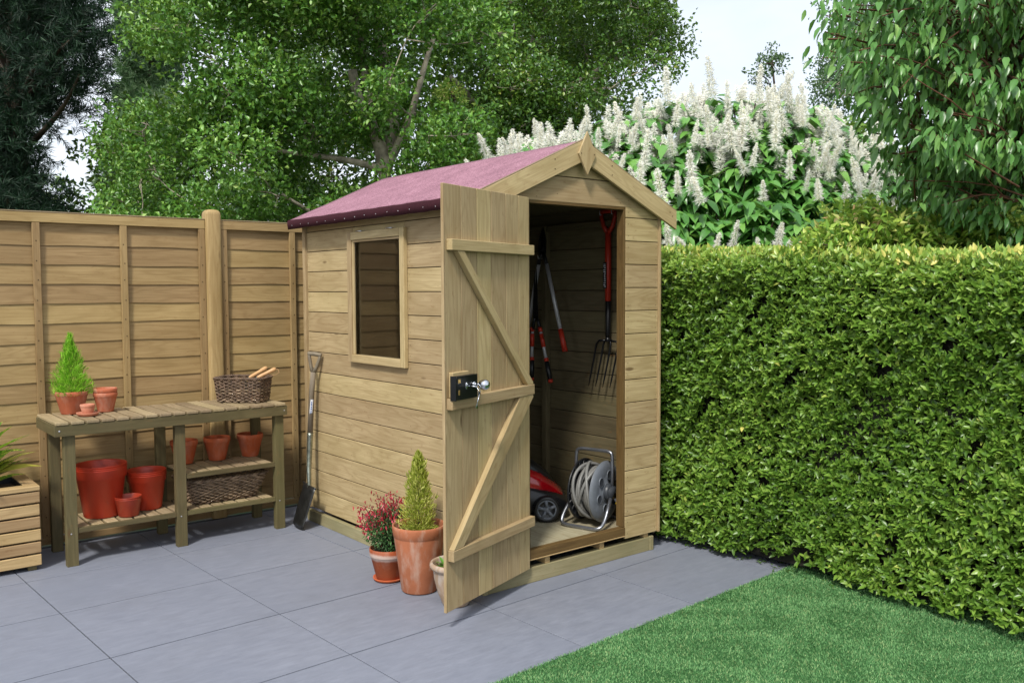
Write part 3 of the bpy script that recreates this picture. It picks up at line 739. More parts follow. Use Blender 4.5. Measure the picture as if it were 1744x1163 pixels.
# ============================================================ POTS
def pot_mesh(b, r0, r1, h, rim_h, rim_t, wall=.006, mi=0, c=(0, 0, 0), soil=None, lip=0.002, seg=44, collar=True):
    rr = r1-rim_t*(1 if collar else 0)
    zc = h-rim_h
    prof = [(0, .001), (r0*.86, .001), (r0*.95, .001), (r0, .005), (rr*.998+(r0-rr)*.02, zc-.001)]
    if collar: prof += [(r1-.004, zc+.001), (r1-.001, zc+.005)]
    prof += [(r1, h-.006), (r1-.002, h-.001), (r1-wall*.5, h), (r1-wall+.001, h-.002), (r1-wall-.001, h-.008), (rr-wall, zc-.01), (r0-wall, .01), (0, .009)]
    b.lathe(prof, c, seg, mi)
def pot(label, c, r0, r1, h, rim_h, rim_t, mat, name='plant_pot', cat='plant pot', group=None, wall=.006, tilt=None):
    b = MB(mat); pot_mesh(b, r0, r1, h, rim_h, rim_t, wall)
    o = b.build(name); o.location = c; o.rotation_euler = (random.uniform(-.01, .01), random.uniform(-.01, .01), random.uniform(0, 6)) if tilt is None else tilt
    return tag(o, label, cat, group)
TZ = .744
def soil_disc(b, r, z, mi, c=(0, 0, 0)):
    vs = [(c[0], c[1], c[2]+z+.004)]; n_ = 24
    for rr in (r*.5, r):
        for i in range(n_): vs.append((c[0]+rr*math.cos(i*2*math.pi/n_), c[1]+rr*math.sin(i*2*math.pi/n_), c[2]+z+random.uniform(-.002, .004)))
    fs = [(0, 1+i, 1+(i+1) % n_) for i in range(n_)]+[(1+i, 1+n_+i, 1+n_+(i+1) % n_, 1+(i+1) % n_) for i in range(n_)]
    b.add(vs, fs, mi, None, .5, True)
def conifer(root, c, r, h, mat, n, ll, ww, tw=.25, spire=1.):
    t_ = rng.random(n)**1.25; env = r*(np.maximum(1-t_, 0)**spire)*(1-.25*np.exp(-t_*14))+.004
    th = rng.uniform(0, 2*np.pi, n); env *= 1+.20*np.sin(th*3+t_*13+c[0]*9)+.16*np.sin(th*7-t_*29)+.10*np.sin(t_*47+th*2)
    rad = env*np.sqrt(rng.uniform(.12, 1.0, n)); out_ = np.stack([np.cos(th), np.sin(th), np.zeros(n)], 1)
    p = np.array(c)+out_*rad[:, None]; p[:, 2] += t_*h
    up = np.array([0, 0, 1.]); d = out_*(.75-.55*t_)[:, None]+up*(.55+.6*t_)[:, None]+rng.normal(0, tw, (n, 3))
    p -= norm(d)*ll*.5
    f = leafmesh('foliage', mat, p, d, rdir(n), rng.uniform(.6, 1.25, n)*ll, ww*rng.uniform(.7, 1.3, n), root, fold=.1, droop=.02)
    b = MB(W['barkd']); b.tube([(c[0], c[1], c[2]-.02), (c[0]+.003, c[1], c[2]+h*.5), (c[0], c[1], c[2]+h*.93)], [.006, .004, .001], 6); b.build('stem', root)
    return f
# lime conifer in pot on the table
r = thing('potted_conifer', (-1.277, 1.985, TZ), 'feathery lime green conifer in a terracotta pot on the left end of the bench', 'potted plant')
b = MB(W['terra']); pot_mesh(b, .055, .083, .122, .026, .005, c=(-1.277, 1.985, TZ)); p_ = b.build('pot', r)
b = MB(W['soil']); soil_disc(b, .072, .104, 0, (-1.277, 1.985, TZ)); b.build('soil', r)
conifer(r, (-1.277, 1.985, TZ+.105), .108, .315, W['lime'], 3600, .040, .0034, .34, .95)
# small pot on saucer
b = MB(W['terra_pink']); b.lathe([(0, .001), (.040, .001), (.048, .004), (.056, .016), (.0555, .019), (.053, .019), (.046, .008), (0, .0065)], (0, 0, 0), 40)
o = b.build('saucer'); o.location = (-1.235, 1.835, TZ); tag(o, 'shallow terracotta saucer under the tiny pot on the bench top', 'saucer')
pot('tiny pale terracotta pot standing on a saucer on the bench', (-1.235, 1.835, TZ+.007), .0235, .0375, .055, .019, .003, W['terra_pink'])
pot('lower of two nested terracotta pots beside the lime conifer, holding the other', (-1.117, 1.95, TZ), .040, .062, .105, .024, .005, W['terra'], group=None)
pot('upper terracotta pot nested in another beside the lime conifer, its rim showing', (-1.117, 1.95, TZ+.024), .040, .062, .105, .024, .005, W['terra'])
for (x, y), lb in (((-.683, 2.0), 'left terracotta pot on the middle shelf, half hidden by the bench leg'), ((-.493, 1.99), 'middle of the three terracotta pots on the middle shelf'), ((-.292, 1.985), 'right terracotta pot on the middle shelf, nearest the shed')):
    pot(lb, (x, y, .397), .0475, .0775, .137, .030, .005, W['terra_or'], group='terracotta pots on the middle shelf')
# red plastic pots in stacks
def plast(label, c, r0, r1, h, rim, mat, group):
    b = MB(mat); rr = r1*.925
    prof = [(0, .001), (r0-.006, .001), (r0, .007), (rr, h-rim), (r1-.002, h-rim+.003), (r1, h-.004), (r1+.002, h-.002), (r1+.001, h), (r1-.002, h-.001), (r1-.004, h-.006), (rr-.004, h-rim), (r0-.003, .006), (0, .005)]
    b.lathe(prof, (0, 0, 0), 56); o = b.build('plastic_pot'); o.location = c; o.rotation_euler = (random.uniform(-.006, .006), random.uniform(-.006, .006), random.random()*6)
    return tag(o, label, 'plant pot', group)
for i in range(3): plast(['outermost big red plastic pot on the lower shelf beside the left legs, carrying two more', 'middle rim of the biggest stack of red plastic pots on the lower shelf', 'innermost and topmost pot of the biggest red plastic stack'][i], (-1.165, 1.89, .193+.010*i), .092, .130, .262, .052, W['pred'], 'stack of the biggest red plastic pots')
for i in range(3): plast(['outermost medium red plastic pot on the lower shelf, right of the small brown-red pots', 'middle rim of the medium red plastic pot stack near the bench middle leg', 'innermost and topmost pot of the medium red plastic stack'][i], (-.928, 1.90, .193+.011*i), .076, .103, .195, .040, W['pred'], 'stack of the medium red plastic pots')
for i in range(2): plast(['outer small dull red pot in front between the two big red stacks', 'inner small dull red pot nested in another between the two big red stacks'][i], (-1.058, 1.79, .193+.010*i), .052, .0665, .098, .030, W['pdark'], 'nested small dull red pots')

# ============================================================ WICKER BASKETS
def basket(label, c, yaw, a0, b0, a1, b1, h, rows_, mat, loc_group=None, nst=18):
    r = thing('wicker_basket', c, label, 'basket')
    M = Matrix.Translation(c) @ Matrix.Rotation(yaw, 4, 'Z')
    def per(a, b_, t_):   # rounded rectangle (superellipse)
        ca, sa = math.cos(t_), math.sin(t_); e = .34
        return a*math.copysign(abs(ca)**e, ca), b_*math.copysign(abs(sa)**e, sa)
    # even arc-length samples
    def samp(a, b_, n_):
        P = [per(a, b_, 2*math.pi*i/720) for i in range(721)]; d_ = [0]
        for i in range(720): d_.append(d_[-1]+math.dist(P[i], P[i+1]))
        outp = []; j = 0
        for i in range(n_):
            s_ = d_[-1]*i/n_
            while d_[j+1] < s_: j += 1
            f_ = (s_-d_[j])/max(d_[j+1]-d_[j], 1e-9); outp.append((P[j][0]+(P[j+1][0]-P[j][0])*f_, P[j][1]+(P[j+1][1]-P[j][1])*f_))
        return outp
    NS = nst*2; SUB = NS*6
    wv = MB(mat, W['wicker'], W['wicker_lt'])
    for k_ in range(rows_):
        f_ = (k_+.5)/rows_; a = a0+(a1-a0)*f_; b_ = b0+(b1-b0)*f_; P = samp(a, b_, SUB); pts = []
        ph = math.pi*(k_ % 2)
        for i, (x, y) in enumerate(P):
            x2, y2 = P[(i+1) % SUB]; tx, ty = x2-x, y2-y; l_ = math.hypot(tx, ty) or 1; nx, ny = ty/l_, -tx/l_
            o = .0055*math.sin(i/SUB*NS*math.pi+ph); pts.append(M @ Vector((x+nx*o, y+ny*o, h*f_+.0016*math.sin(i*.7+k_*2.1)+random.uniform(-.0008, .0008))))
        wv.tube(pts, [.0038+.0006*math.sin(i*.31+k_) for i in range(SUB)], 5, random.choice((0, 1, 2, 0)), closed=True)
    wv.build('woven_wall', r)
    st = MB(W['wicker'])
    P0 = samp(a0, b0, NS); P1 = samp(a1, b1, NS)
    for i in range(NS): st.tube([M @ Vector((P0[i][0], P0[i][1], 0)), M @ Vector((P1[i][0], P1[i][1], h))], .0032, 5)
    st.build('stakes', r)
    rm = MB(mat, W['wicker'])
    for s_ in range(3):
        pts = []; n_ = 220; P = samp(a1*1.01, b1*1.01, n_)
        for i, (x, y) in enumerate(P):
            x2, y2 = P[(i+1) % n_]; tx, ty = x2-x, y2-y; l_ = math.hypot(tx, ty) or 1; nx, ny = ty/l_, -tx/l_
            t_ = i/n_*2*math.pi*26+s_*2.094; pts.append(M @ Vector((x+nx*.006*math.cos(t_), y+ny*.006*math.cos(t_), h+.003+.005*math.sin(t_))))
        rm.tube(pts, .0036, 5, s_ % 2, closed=True)
    rm.build('braided_rim', r)
    bs = MB(W['wicker']); n_ = 60; P = samp(a0, b0, n_); bs.add([M @ Vector((x, y, .004)) for x, y in P]+[M @ Vector((0, 0, .004))], [(i, (i+1) % n_, n_) for i in range(n_)]); bs.build('base', r)
    return r
basket('small rectangular wicker basket holding hand tools on top of the bench', (-.362, 1.897, TZ+.003), R(-46), .133, .088, .147, .100, .135, 14, W['wicker'])
basket('long low wicker basket on the lower shelf at the right', (-.517, 1.885, .196), 0, .185, .105, .243, .145, .135, 14, W['wicker_lt'], nst=22)
# hand tools
def hand_tool(label, name, p0, p1, strap=False, fork=False):
    p0, p1 = Vector(p0), Vector(p1); d = (p1-p0).normalized(); L_ = (p1-p0).length
    r = thing(name, p0, label, 'hand tool')
    q = d.to_track_quat('Z', 'Y').to_matrix().to_4x4()
    b = MB(W['handle']); b.lathe([(0, 0), (.0085, 0), (.010, .01), (.0115, .03), (.0105, .06), (.012, .09), (.0135, L_-.025), (.012, L_-.008), (.006, L_), (0, L_+.001)], p0, 18, 0, q); b.build('handle', r)
    b = MB(W['steelg'])
    b.tube([p0+d*.004, p0-d*.015, p0-d*.03+Vector((0, 0, -.01))], [.009, .006, .005], 10)
    side = d.cross(Vector((0, 0, 1))).normalized()
    if fork:
        for k_ in (-1, 0, 1): b.tube([p0-d*.03-Vector((0, 0, .01)), p0-d*.035+side*k_*.012-Vector((0, 0, .03)), p0-d*.035+side*k_*.014-Vector((0, 0, .06))], .003, 6)
    else:
        nn = side.cross(d); vs = []
        for i in range(6):
            for k_ in (-2, -1, 0, 1, 2):
                wd = .022*math.sin(min(1, (i+1)/3)*1.57)*(1 if i < 4 else (.85 if i == 4 else .35)); vs.append(p0-d*.032-Vector((0, 0, .008+.011*i))+side*k_*.5*wd+d*.004*abs(k_))
        b.add(vs, [(i*5+k_, i*5+k_+1, (i+1)*5+k_+1, (i+1)*5+k_) for i in range(5) for k_ in range(4)], 0, None, .5, True)
    b.build('blade' if not fork else 'tines', r)
    if strap:
        b = MB(W['handle']); e = p1-d*.012; b.tube([e, e+Vector((.02, -.01, .002)), e+Vector((.026, -.012, -.018)), e+Vector((.006, -.016, -.03)), e+Vector((-.03, -.006, -.036))], .0016, 5); b.build('strap', r)
a_ = on(424, 643, 1, 1.90); b_ = on(455, 625, 1, 1.90)
hand_tool('pale wooden trowel handle sticking out of the top basket, without a strap', 'hand_trowel', a_, b_)
a_ = on(438, 643, 1, 1.865); b_ = on(470, 627, 1, 1.84)
hand_tool('wooden handle with a leather strap sticking out of the top basket', 'hand_fork', a_, b_, True, True)

# ============================================================ PLANTER
PX1, PX0, PYF, PYB, PT = -1.494, -1.94, 1.735, 2.14, .428
pl_ = thing('slatted_planter', ((PX0+PX1)/2, (PYF+PYB)/2, 0), 'square pale wooden planter of horizontal slats with a spotted leafy plant', 'planter')
b = MB(W['cedar'])
for i in range(6):
    z1 = PT-.030-.0635*i; z0 = z1-.055; o_ = random.uniform(-.0015, .0015)
    b.box(PX0+o_, PX1+o_, PYF, PYF+.016, z0, z1, 0); b.box(PX0, PX1, PYB-.016, PYB, z0, z1, 0)
    b.box(PX1-.018, PX1-.002, PYF+.0165, PYB-.0165, z0, z1, 1); b.box(PX0+.002, PX0+.018, PYF+.0165, PYB-.0165, z0, z1, 1)
b.build('slats', pl_, .003)
b = MB(W['cedar'])
b.box(PX0-.004, PX1+.002, PYF-.004, PYF+.062, PT-.024, PT, 0); b.box(PX0-.004, PX1+.002, PYB-.062, PYB+.004, PT-.024, PT, 0)
b.box(PX1-.062, PX1+.002, PYF+.063, PYB-.063, PT-.024, PT, 1); b.box(PX0-.004, PX0+.060, PYF+.063, PYB-.063, PT-.024, PT, 1)
b.build('rim', pl_, .003)
for x in (PX0+.02, PX1-.06):
    for y in (PYF+.0175, PYB-.06):
        b = MB(W['bench']); b.box(x, x+.04, y, y+.04, 0.0, PT-.0245, 2); b.build('corner_post', pl_, .002)
b = MB(W['black'])
x0, x1, y0, y1 = PX0+.058, PX1-.060, PYF+.060, PYB-.06
b.box(x0, x1, y0, y0+.004, .2, PT-.008); b.box(x0, x1, y1-.004, y1, .2, PT-.008); b.box(x0, x0+.004, y0+.0045, y1-.0045, .2, PT-.008); b.box(x1-.004, x1, y0+.0045, y1-.0045, .2, PT-.008); b.box(x0+.0045, x1-.0045, y0+.0045, y1-.0045, .2, .205)
b.tube([(x0, y0, PT-.006), (x1, y0, PT-.006), (x1, y1, PT-.006), (x0, y1, PT-.006)], .004, 6, closed=True)
b.build('liner', pl_)
b = MB(W['soil']); b.box(x0+.005, x1-.005, y0+.005, y1-.005, .2055, PT-.035); b.build('soil', pl_)
n = 46; cx_, cy_ = -1.72, 1.93
th = rng.uniform(0, 2*np.pi, n); e = rng.uniform(.15, 1.25, n); zz = PT-.02+rng.uniform(0, .2, n)
d = np.stack([np.cos(th)*np.cos(e), np.sin(th)*np.cos(e), np.sin(e)], 1)
p = np.stack([cx_+.02*np.cos(th), cy_+.02*np.sin(th), zz], 1)
leafmesh('foliage', W['varieg'], p, d, np.tile([0, 0, 1.], (n, 1))+rng.normal(0, .2, (n, 3)), rng.uniform(.17, .27, n), rng.uniform(.045, .07, n), pl_, True, .3, .35)
b = MB(W['birch']); 
for k_ in range(5): b.tube([(cx_, cy_, PT-.04), (cx_+.03*math.cos(k_*1.3), cy_+.03*math.sin(k_*1.3), PT+.2)], .005, 6)
b.build('stems', pl_)

# ============================================================ FLOOR POTS
# fuchsia
fx_, fy_ = -.230, .485
r = thing('potted_fuchsia', (fx_, fy_, 0), 'red flowering fuchsia in a lime-banded terracotta pot against the shed wall', 'potted plant')
b = MB(W['terra_or']); b.lathe([(0, .001), (.062, .001), (.070, .005), (.077, .014), (.0765, .018), (.073, .018), (.066, .010), (0, .008)], (fx_, fy_, 0), 48); b.build('saucer', r)
b = MB(W['terra_band'])
pot_mesh(b, .060, .093, .152, .040, .006, .008, c=(fx_, fy_, .0085)); b.build('pot', r)
b = MB(W['soil']); soil_disc(b, .078, .13, 0, (fx_, fy_, .0085)); b.build('soil', r)
n = 2600; c0 = np.array([fx_, fy_-.005, .165])
u_ = rdir(n); rad = rng.random(n)**.5; P = c0+np.array([0, 0, .085])+u_*rad[:, None]*np.array([.12, .12, .105]); P[:, 2] = np.maximum(P[:, 2], .15)
leafmesh('foliage', W['fuchl'], P, u_+rng.normal(0, .6, (n, 3)), rdir(n)+np.array([0, 0, .7]), rng.uniform(.010, .022, n), rng.uniform(.005, .009, n), r, fold=.2, droop=.2)
b = MB(W['barkd']); tips = []
for k_ in range(46):
    a = random.uniform(0, 6.28); q = random.uniform(.03, .155); h = random.uniform(.15, .265)*(1.1-.3*q/.15)
    e = Vector((fx_+q*math.cos(a), fy_+q*math.sin(a), .165+h)); s0 = Vector((fx_+.02*math.cos(a), fy_+.02*math.sin(a), .15)); mdl = s0.lerp(e, .5)+Vector((0, 0, .03))
    b.tube([s0, mdl, e], [.0018, .0013, .0008], 4); tips.append(e)
b.build('stems', r)
n = 460; ti = np.array([tuple(tips[i % len(tips)]) for i in range(n)])
P = ti+rng.normal(0, .017, (n, 3)); P[:, 2] -= np.abs(rng.normal(0, .03, n))
leafmesh('flowers', W['fuchf'], P, np.array([0, 0, -1.])+rng.normal(0, .5, (n, 3)), rdir(n), rng.uniform(.014, .028, n), rng.uniform(.006, .011, n), r, fold=.5, droop=.1)['kind'] = 'stuff'
# tall pot
tx_, ty_ = -.200, .262
r = thing('potted_conifer', (tx_, ty_, 0), 'golden dwarf conifer in a tall weathered terracotta pot by the open door', 'potted plant')
b = MB(W['terra_old']); b.lathe([(0, .001), (.074, .001), (.080, .004), (.084, .010), (.116, .255), (.117, .262), (.120, .265), (.1245, .300), (.124, .311), (.121, .314), (.117, .313), (.114, .305), (.108, .262), (.07, .02), (0, .015)], (tx_, ty_, 0), 56); b.build('pot', r)
b = MB(W['soil']); soil_disc(b, .108, .275, 0, (tx_, ty_, 0)); b.build('soil', r)
conifer(r, (tx_, ty_, .275), .086, .375, W['gold'], 5200, .024, .0042, .3, .62)
# whitewashed pot
wx_, wy_ = -.180, .000
r = thing('potted_seedling', (wx_, wy_, 0), 'whitewashed curved terracotta pot with green leaves, half hidden behind the open door', 'potted plant')
b = MB(W['terra_white']); b.lathe([(0, .001), (.050, .001), (.057, .004), (.060, .012), (.080, .06), (.095, .12), (.099, .160), (.101, .165), (.109, .168), (.114, .176), (.114, .186), (.109, .194), (.102, .195), (.097, .188), (.092, .16), (.05, .02), (0, .015)], (wx_, wy_, 0), 52); b.build('pot', r)
b = MB(W['soil']); soil_disc(b, .090, .165, 0, (wx_, wy_, 0)); b.build('soil', r)
n = 40; th = rng.uniform(0, 6.28, n); P = np.stack([wx_-.02+.06*rng.random(n)*np.cos(th), wy_+.06*rng.random(n)*np.sin(th), np.full(n, .175)], 1)
leafmesh('foliage', W['herb'], P, np.stack([np.cos(th), np.sin(th), rng.uniform(.2, 1.3, n)], 1), np.tile([0, 0, 1.], (n, 1))+rng.normal(0, .2, (n, 3)), rng.uniform(.03, .055, n), rng.uniform(.014, .022, n), r, True, .3, .25)

# ============================================================ SPADE
sp = thing('spade', (-.16, 1.62, 0), 'steel spade with a wooden handle leaning against the shed wall', 'spade')
tp = on(536, 603, 0, -.045); gr = on(531, 665, 0, -.052); g2 = on(528, 742, 0, -.066); sk = on(526, 800, 0, -.082); bt = on(527, 826, 0, -.092); tip = on(506, 902, 0, -.165); tip.z = max(tip.z, .002)
up_ = (tp-gr).normalized(); fork0 = tp-up_*.105
sd_ = Vector((.70, -.71, 0)); sd_ = (sd_-up_*sd_.dot(up_)).normalized()
b = MB(W['spade_handle'])
b.tube([g2, gr, fork0], [.0165, .016, .0165], 12)
for k_ in (-1, 1): b.tube([fork0-up_*.01, fork0+up_*.03+sd_*k_*.016, tp-up_*.02+sd_*k_*.031, tp+sd_*k_*.033], [.014, .011, .0105, .010], 8)
b.tube([tp-sd_*.042, tp-sd_*.036+up_*.001, tp+up_*.003, tp+sd_*.036+up_*.001, tp+sd_*.042], [.010, .0125, .013, .0125, .010], 12)
b.build('handle', sp)
b = MB(W['steelg']); b.tube([g2+up_*.02, g2, sk, bt, bt.lerp(tip, .22)], [.0185, .0175, .015, .012, .006], 12); b.build('socket', sp)
dn = (tip-bt).normalized(); sb = Vector((.02, 1., 0)); sb = (sb-dn*sb.dot(dn)).normalized(); nb_ = dn.cross(sb)
b = MB(W['steelb'], W['steelg']); vs = []
Lb = (tip-bt).length
for side_ in (0, 1):
    for i in range(9):
        for k_ in range(7):
            w_ = (.082-.012*(i/8)**1.5); x = (k_-3)/3*w_; dd_ = Lb*i/8-(.010*(k_-3)**2/9 if i == 8 else 0)
            vs.append(bt+dn*(dd_-.004)+sb*x+nb_*(-.010*(1-(x/w_)**2)*math.cos(i/8*1.2)+(.0016 if side_ else 0)))
fs = [(i*7+k_, i*7+k_+1, (i+1)*7+k_+1, (i+1)*7+k_) for i in range(8) for k_ in range(6)]
fs += [tuple(63+q for q in f[::-1]) for f in fs]
ed = [(i, 0) for i in range(9)]+[(8, k_) for k_ in range(1, 7)]+[(i, 6) for i in range(7, -1, -1)]+[(0, k_) for k_ in range(5, 0, -1)]
ei = [i*7+k_ for i, k_ in ed]; fs += [(ei[q], ei[(q+1) % len(ei)], 63+ei[(q+1) % len(ei)], 63+ei[q]) for q in range(len(ei))]
b.add(vs, fs, 0, None, .5, True)
for k_ in (-1, 1): b.tube([bt+sb*k_*.020, bt+sb*k_*.055, bt+sb*k_*.086+up_*.001], [.004, .0055, .006], 8, 0)
b.build('blade', sp)
b = MB(W['white'], W['blue'])
cq = g2.lerp(gr, .55); vdir = (CAM-cq); vdir = (vdir-up_*vdir.dot(up_)).normalized(); sdv = up_.cross(vdir)
for i, (t0, t1) in enumerate(((-.065, .075),)):
    vs = []; 
    for tt in (t0, t1):
        for k_ in range(5):
            a = (k_-2)*.24+.0; vs.append(cq+up_*tt+(vdir*math.cos(a)+sdv*math.sin(a))*.0169)
    b.add(vs, [(k_, k_+1, 5+k_+1, 5+k_) for k_ in range(4)], 0, None, .5, True)
for i in range(9):   # small worn print
    t0 = -.055+i*.0135; vs = []
    for tt in (t0, t0+.008+.002*(i % 2)):
        for k_ in range(3): a = (k_-1)*.2; vs.append(cq+up_*tt+(vdir*math.cos(a)+sdv*math.sin(a))*.0172)
    b.add(vs, [(k_, k_+1, 3+k_+1, 3+k_) for k_ in range(2)], 1)
b.build('label', sp)

# ============================================================ TOOLS IN THE SHED
WX = 1.088
# digging fork hung on the right wall
fk = thing('digging_fork', (WX, .31, 1.82), 'digging fork with red handle and four dark tines hanging inside the right wall', 'garden fork')
fy = .312
b = MB(W['orange'])
b.tube([(WX, fy+.050, 1.825), (WX, fy-.050, 1.825)], .013, 12)
for k_ in (-1, 1): b.tube([(WX, fy+k_*.05, 1.825), (WX, fy+k_*.052, 1.79), (WX, fy+k_*.036, 1.745), (WX, fy, 1.70)], [.011, .011, .012, .014], 10)
b.tube([(WX, fy, 1.71), (WX, fy, 1.50), (WX, fy, 1.33)], [.017, .0175, .017], 14); b.build('handle', fk)
b = MB(W['black']); b.tube([(WX, fy, 1.335), (WX, fy, 1.2), (WX, fy, 1.12)], [.0155, .015, .014], 12); b.build('socket', fk)
b = MB(W['blackm'])
b.tube([(WX, fy, 1.13), (WX-.004, fy, 1.105)], [.014, .016], 10)
for k_, sgn in ((-1.5, 0), (-.5, 0), (.5, 0), (1.5, 0)):
    y = fy+k_*.056
    b.tube([(WX-.003, fy+k_*.012, 1.112), (WX-.003, fy+k_*.045, 1.108), (WX-.003, y+.004, 1.09), (WX-.006, y+.022, 1.0), (WX-.012, y+.044, .90), (WX-.016, y+.054, .85)], [.007, .0065, .006, .0055, .0048, .0018], 7)
b.build('tines', fk)
b = MB(W['black'], W['white']); b.box(WX-.0195, WX-.015, fy-.006, fy+.020, 1.40, 1.545)
lbl = b.build('label', fk)
b = MB(W['white']); zz = 1.408      # worn pale print, too small and dim to read in the photograph
for k_ in range(13):
    hh = random.uniform(.003, .0055); yy = fy+random.uniform(-.001, .002)
    b.box(WX-.0204, WX-.0196, yy, yy+random.uniform(.010, .0155), zz, zz+hh); zz += .0102
b.build('print', lbl)
for y in (fy-.045, fy+.045):
    b = MB(W['zinc']); b.tube([(1.133, y, 1.805), (WX-.02, y, 1.805), (WX-.022, y, 1.83)], .003, 6); tag(b.build('wall_hook', origin=(1.13, y, 1.8)), 'steel hook %s holding up the red fork handle' % ('nearer the doorway' if y < fy else 'further from the doorway'), 'hook')
# loppers on the middle stud
lp = thing('loppers', (1.06, .83, 1.75), 'bypass loppers with dark blades on top and silver arms ending in red grips', 'loppers')
LX = 1.062; yc = .825
b = MB(W['blackm'])
b.poly([(LX, yc+.010, 1.60), (LX, yc-.018, 1.61), (LX, yc-.024, 1.68), (LX, yc-.010, 1.735), (LX, yc+.006, 1.765), (LX, yc+.018, 1.74), (LX, yc+.028, 1.69), (LX, yc+.022, 1.63)], (.004, 0, 0), 0, (0, 0, 1))
b.poly([(LX-.005, yc+.02, 1.60), (LX-.005, yc+.032, 1.66), (LX-.005, yc+.020, 1.73), (LX-.005, yc+.034, 1.70), (LX-.005, yc+.044, 1.64), (LX-.005, yc+.036, 1.60)], (.004, 0, 0), 0, (0, 0, 1))
b.lathe([(0, 0), (.014, 0), (.012, .006), (0, .007)], (LX-.003, yc+.006, 1.635), 14, 0, Matrix.Rotation(R(-90), 4, 'Y'))
for k_ in (-1, 1): b.tube([(LX, yc+.004, 1.62), (LX, yc+k_*.028+.01, 1.575), (LX, yc+k_*.040+.01, 1.53)], [.012, .011, .012], 8)
b.build('blades', lp)
ends = []
for k_, ye in ((-1, -.160), (1, .130)):
    p0 = Vector((LX, yc+k_*.036+.008, 1.545)); p1 = Vector((LX-.01, yc+(ye if k_ < 0 else ye), 1.165)); p2 = p1+(p1-p0).normalized()*.135
    b = MB(W['alu']); b.tube([p0, p1+(p1-p0).normalized()*.02], .0115, 12); b.build('arm', lp)
    b = MB(W['orange'], W['black']); b.tube([p1, p1.lerp(p2, .5), p2-(p2-p1)*.06], [.0145, .0155, .016], 12); b.tube([p2-(p2-p1)*.06, p2], [.0175, .016], 12, 0)
    b.box(-.004, .006, -.018, -.008, -.11, -.01, None, 1, None, Matrix.Translation(p1)); b.build('grip', lp)
# shears
sh = thing('hedge_shears', (1.03, .85, 1.17), 'long hedge shears with black and red banded telescopic handles hanging blades up under the loppers', 'shears')
SX = 1.035; ys = .862
b = MB(W['blackm'])
b.poly([(SX, ys+.012, 1.22), (SX, ys-.016, 1.22), (SX, ys-.010, 1.40), (SX, ys-.002, 1.52), (SX, ys+.008, 1.40)], (.004, 0, 0), 0, (0, 0, 1))
b.poly([(SX-.005, ys+.024, 1.22), (SX-.005, ys-.002, 1.22), (SX-.005, ys+.004, 1.40), (SX-.005, ys+.008, 1.50), (SX-.005, ys+.020, 1.38)], (.004, 0, 0), 0, (0, 0, 1))
for k_ in (-1, 1): b.tube([(SX, ys+.004, 1.24), (SX, ys+k_*.022, 1.20), (SX, ys+k_*.034, 1.15)], [.010, .010, .012], 8)
b.build('blades', sh)
for k_, ye in ((-1, -.145), (1, .030)):
    p0 = Vector((SX, ys+k_*.034, 1.17)); p3 = Vector((SX-.012, ys+ye, .85)); L_ = (p3-p0)
    b = MB(W['alu'], W['orange'], W['black'])
    b.tube([p0, p0+L_*.62], .0095, 12, 0); b.tube([p0, p0+L_*.08], .0125, 12, 1); b.tube([p0+L_*.12, p0+L_*.36], .0125, 12, 1); b.tube([p0+L_*.56, p0+L_*.62], .0135, 12, 1)
    b.tube([p0+L_*.62, p0+L_*.8, p0+L_*.95], [.014, .0155, .0145], 12, 2); b.tube([p0+L_*.95, p3], [.016, .013], 12, 1); b.build('handle', sh)
for y, z_ in ((.842, 1.60), ):
    b = MB(W['zinc']); b.tube([(1.10, y-.005, z_-.02), (1.030, y-.005, z_-.02), (1.026, y-.005, z_)], .0025, 6); tag(b.build('wall_hook', origin=(1.1, y, z_)), 'small hook on the wall stud carrying the loppers and shears', 'hook')

# ============================================================ HOSE REEL
FZ = .1275
hr = thing('hose_reel', (.93, .22, FZ), 'freestanding grey hose reel wound with grey hose inside the shed doorway', 'hose reel')
ax = Vector((.27, -.96, 0)).normalized(); rc = Vector((.925, .255, FZ+.182))
QM = ax.to_track_quat('Z', 'Y').to_matrix().to_4x4(); Rr = .165
def disc(off, flip, mat, mat2, spokes):
    b = MB(mat, mat2); s_ = -1 if flip else 1; c = rc+ax*off; Q = QM if not flip else (ax*-1).to_track_quat('Z', 'Y').to_matrix().to_4x4()
    b.lathe([(.030, .016), (.042, .016), (.048, .004), (.10, .010), (.135, .006), (Rr, -.006), (Rr, -.010), (Rr-.004, -.010), (.134, .001), (.10, .005), (.045, -.001), (.030, -.001)], c, 56, 0, Q)
    if not spokes:
        b.lathe([(0, .034), (.034, .034), (.042, .028), (.046, .010), (.040, .002)], c, 32, 1, Q)
        for k_ in range(6):
            a = k_*math.pi/3+.3; pc = c+(Q.to_3x3() @ Vector((.090*math.cos(a), .090*math.sin(a), .0095)))
            b.tube([pc+(Q.to_3x3() @ Vector((.024*math.cos(t_*.5236), .024*math.sin(t_*.5236), 0))) for t_ in range(12)], .0030, 6, 0, closed=True)
            b.lathe([(0, .0012), (.018, .0012), (.021, .0025)], pc, 20, 1, Q)
    else:
        for k_ in range(20):
            a = k_*math.pi/10; q = Q.to_3x3(); e = Vector((math.cos(a), math.sin(a), 0)); b.tube([c+q @ (e*.05+Vector((0, 0, -.004))), c+q @ (e*(Rr-.006)+Vector((0, 0, -.010)))], .004, 5, 1)
        for rr in (.095, Rr-.003): b.tube([c+Q.to_3x3() @ Vector((rr*math.cos(t_*.157), rr*math.sin(t_*.157), -.008)) for t_ in range(40)], .0055, 6, 1, closed=True)
    return b
disc(.074, False, W['greyl'], W['grey'], False).build('side_disc', hr)
disc(-.074, True, W['grey'], W['black'], True).build('side_disc', hr)
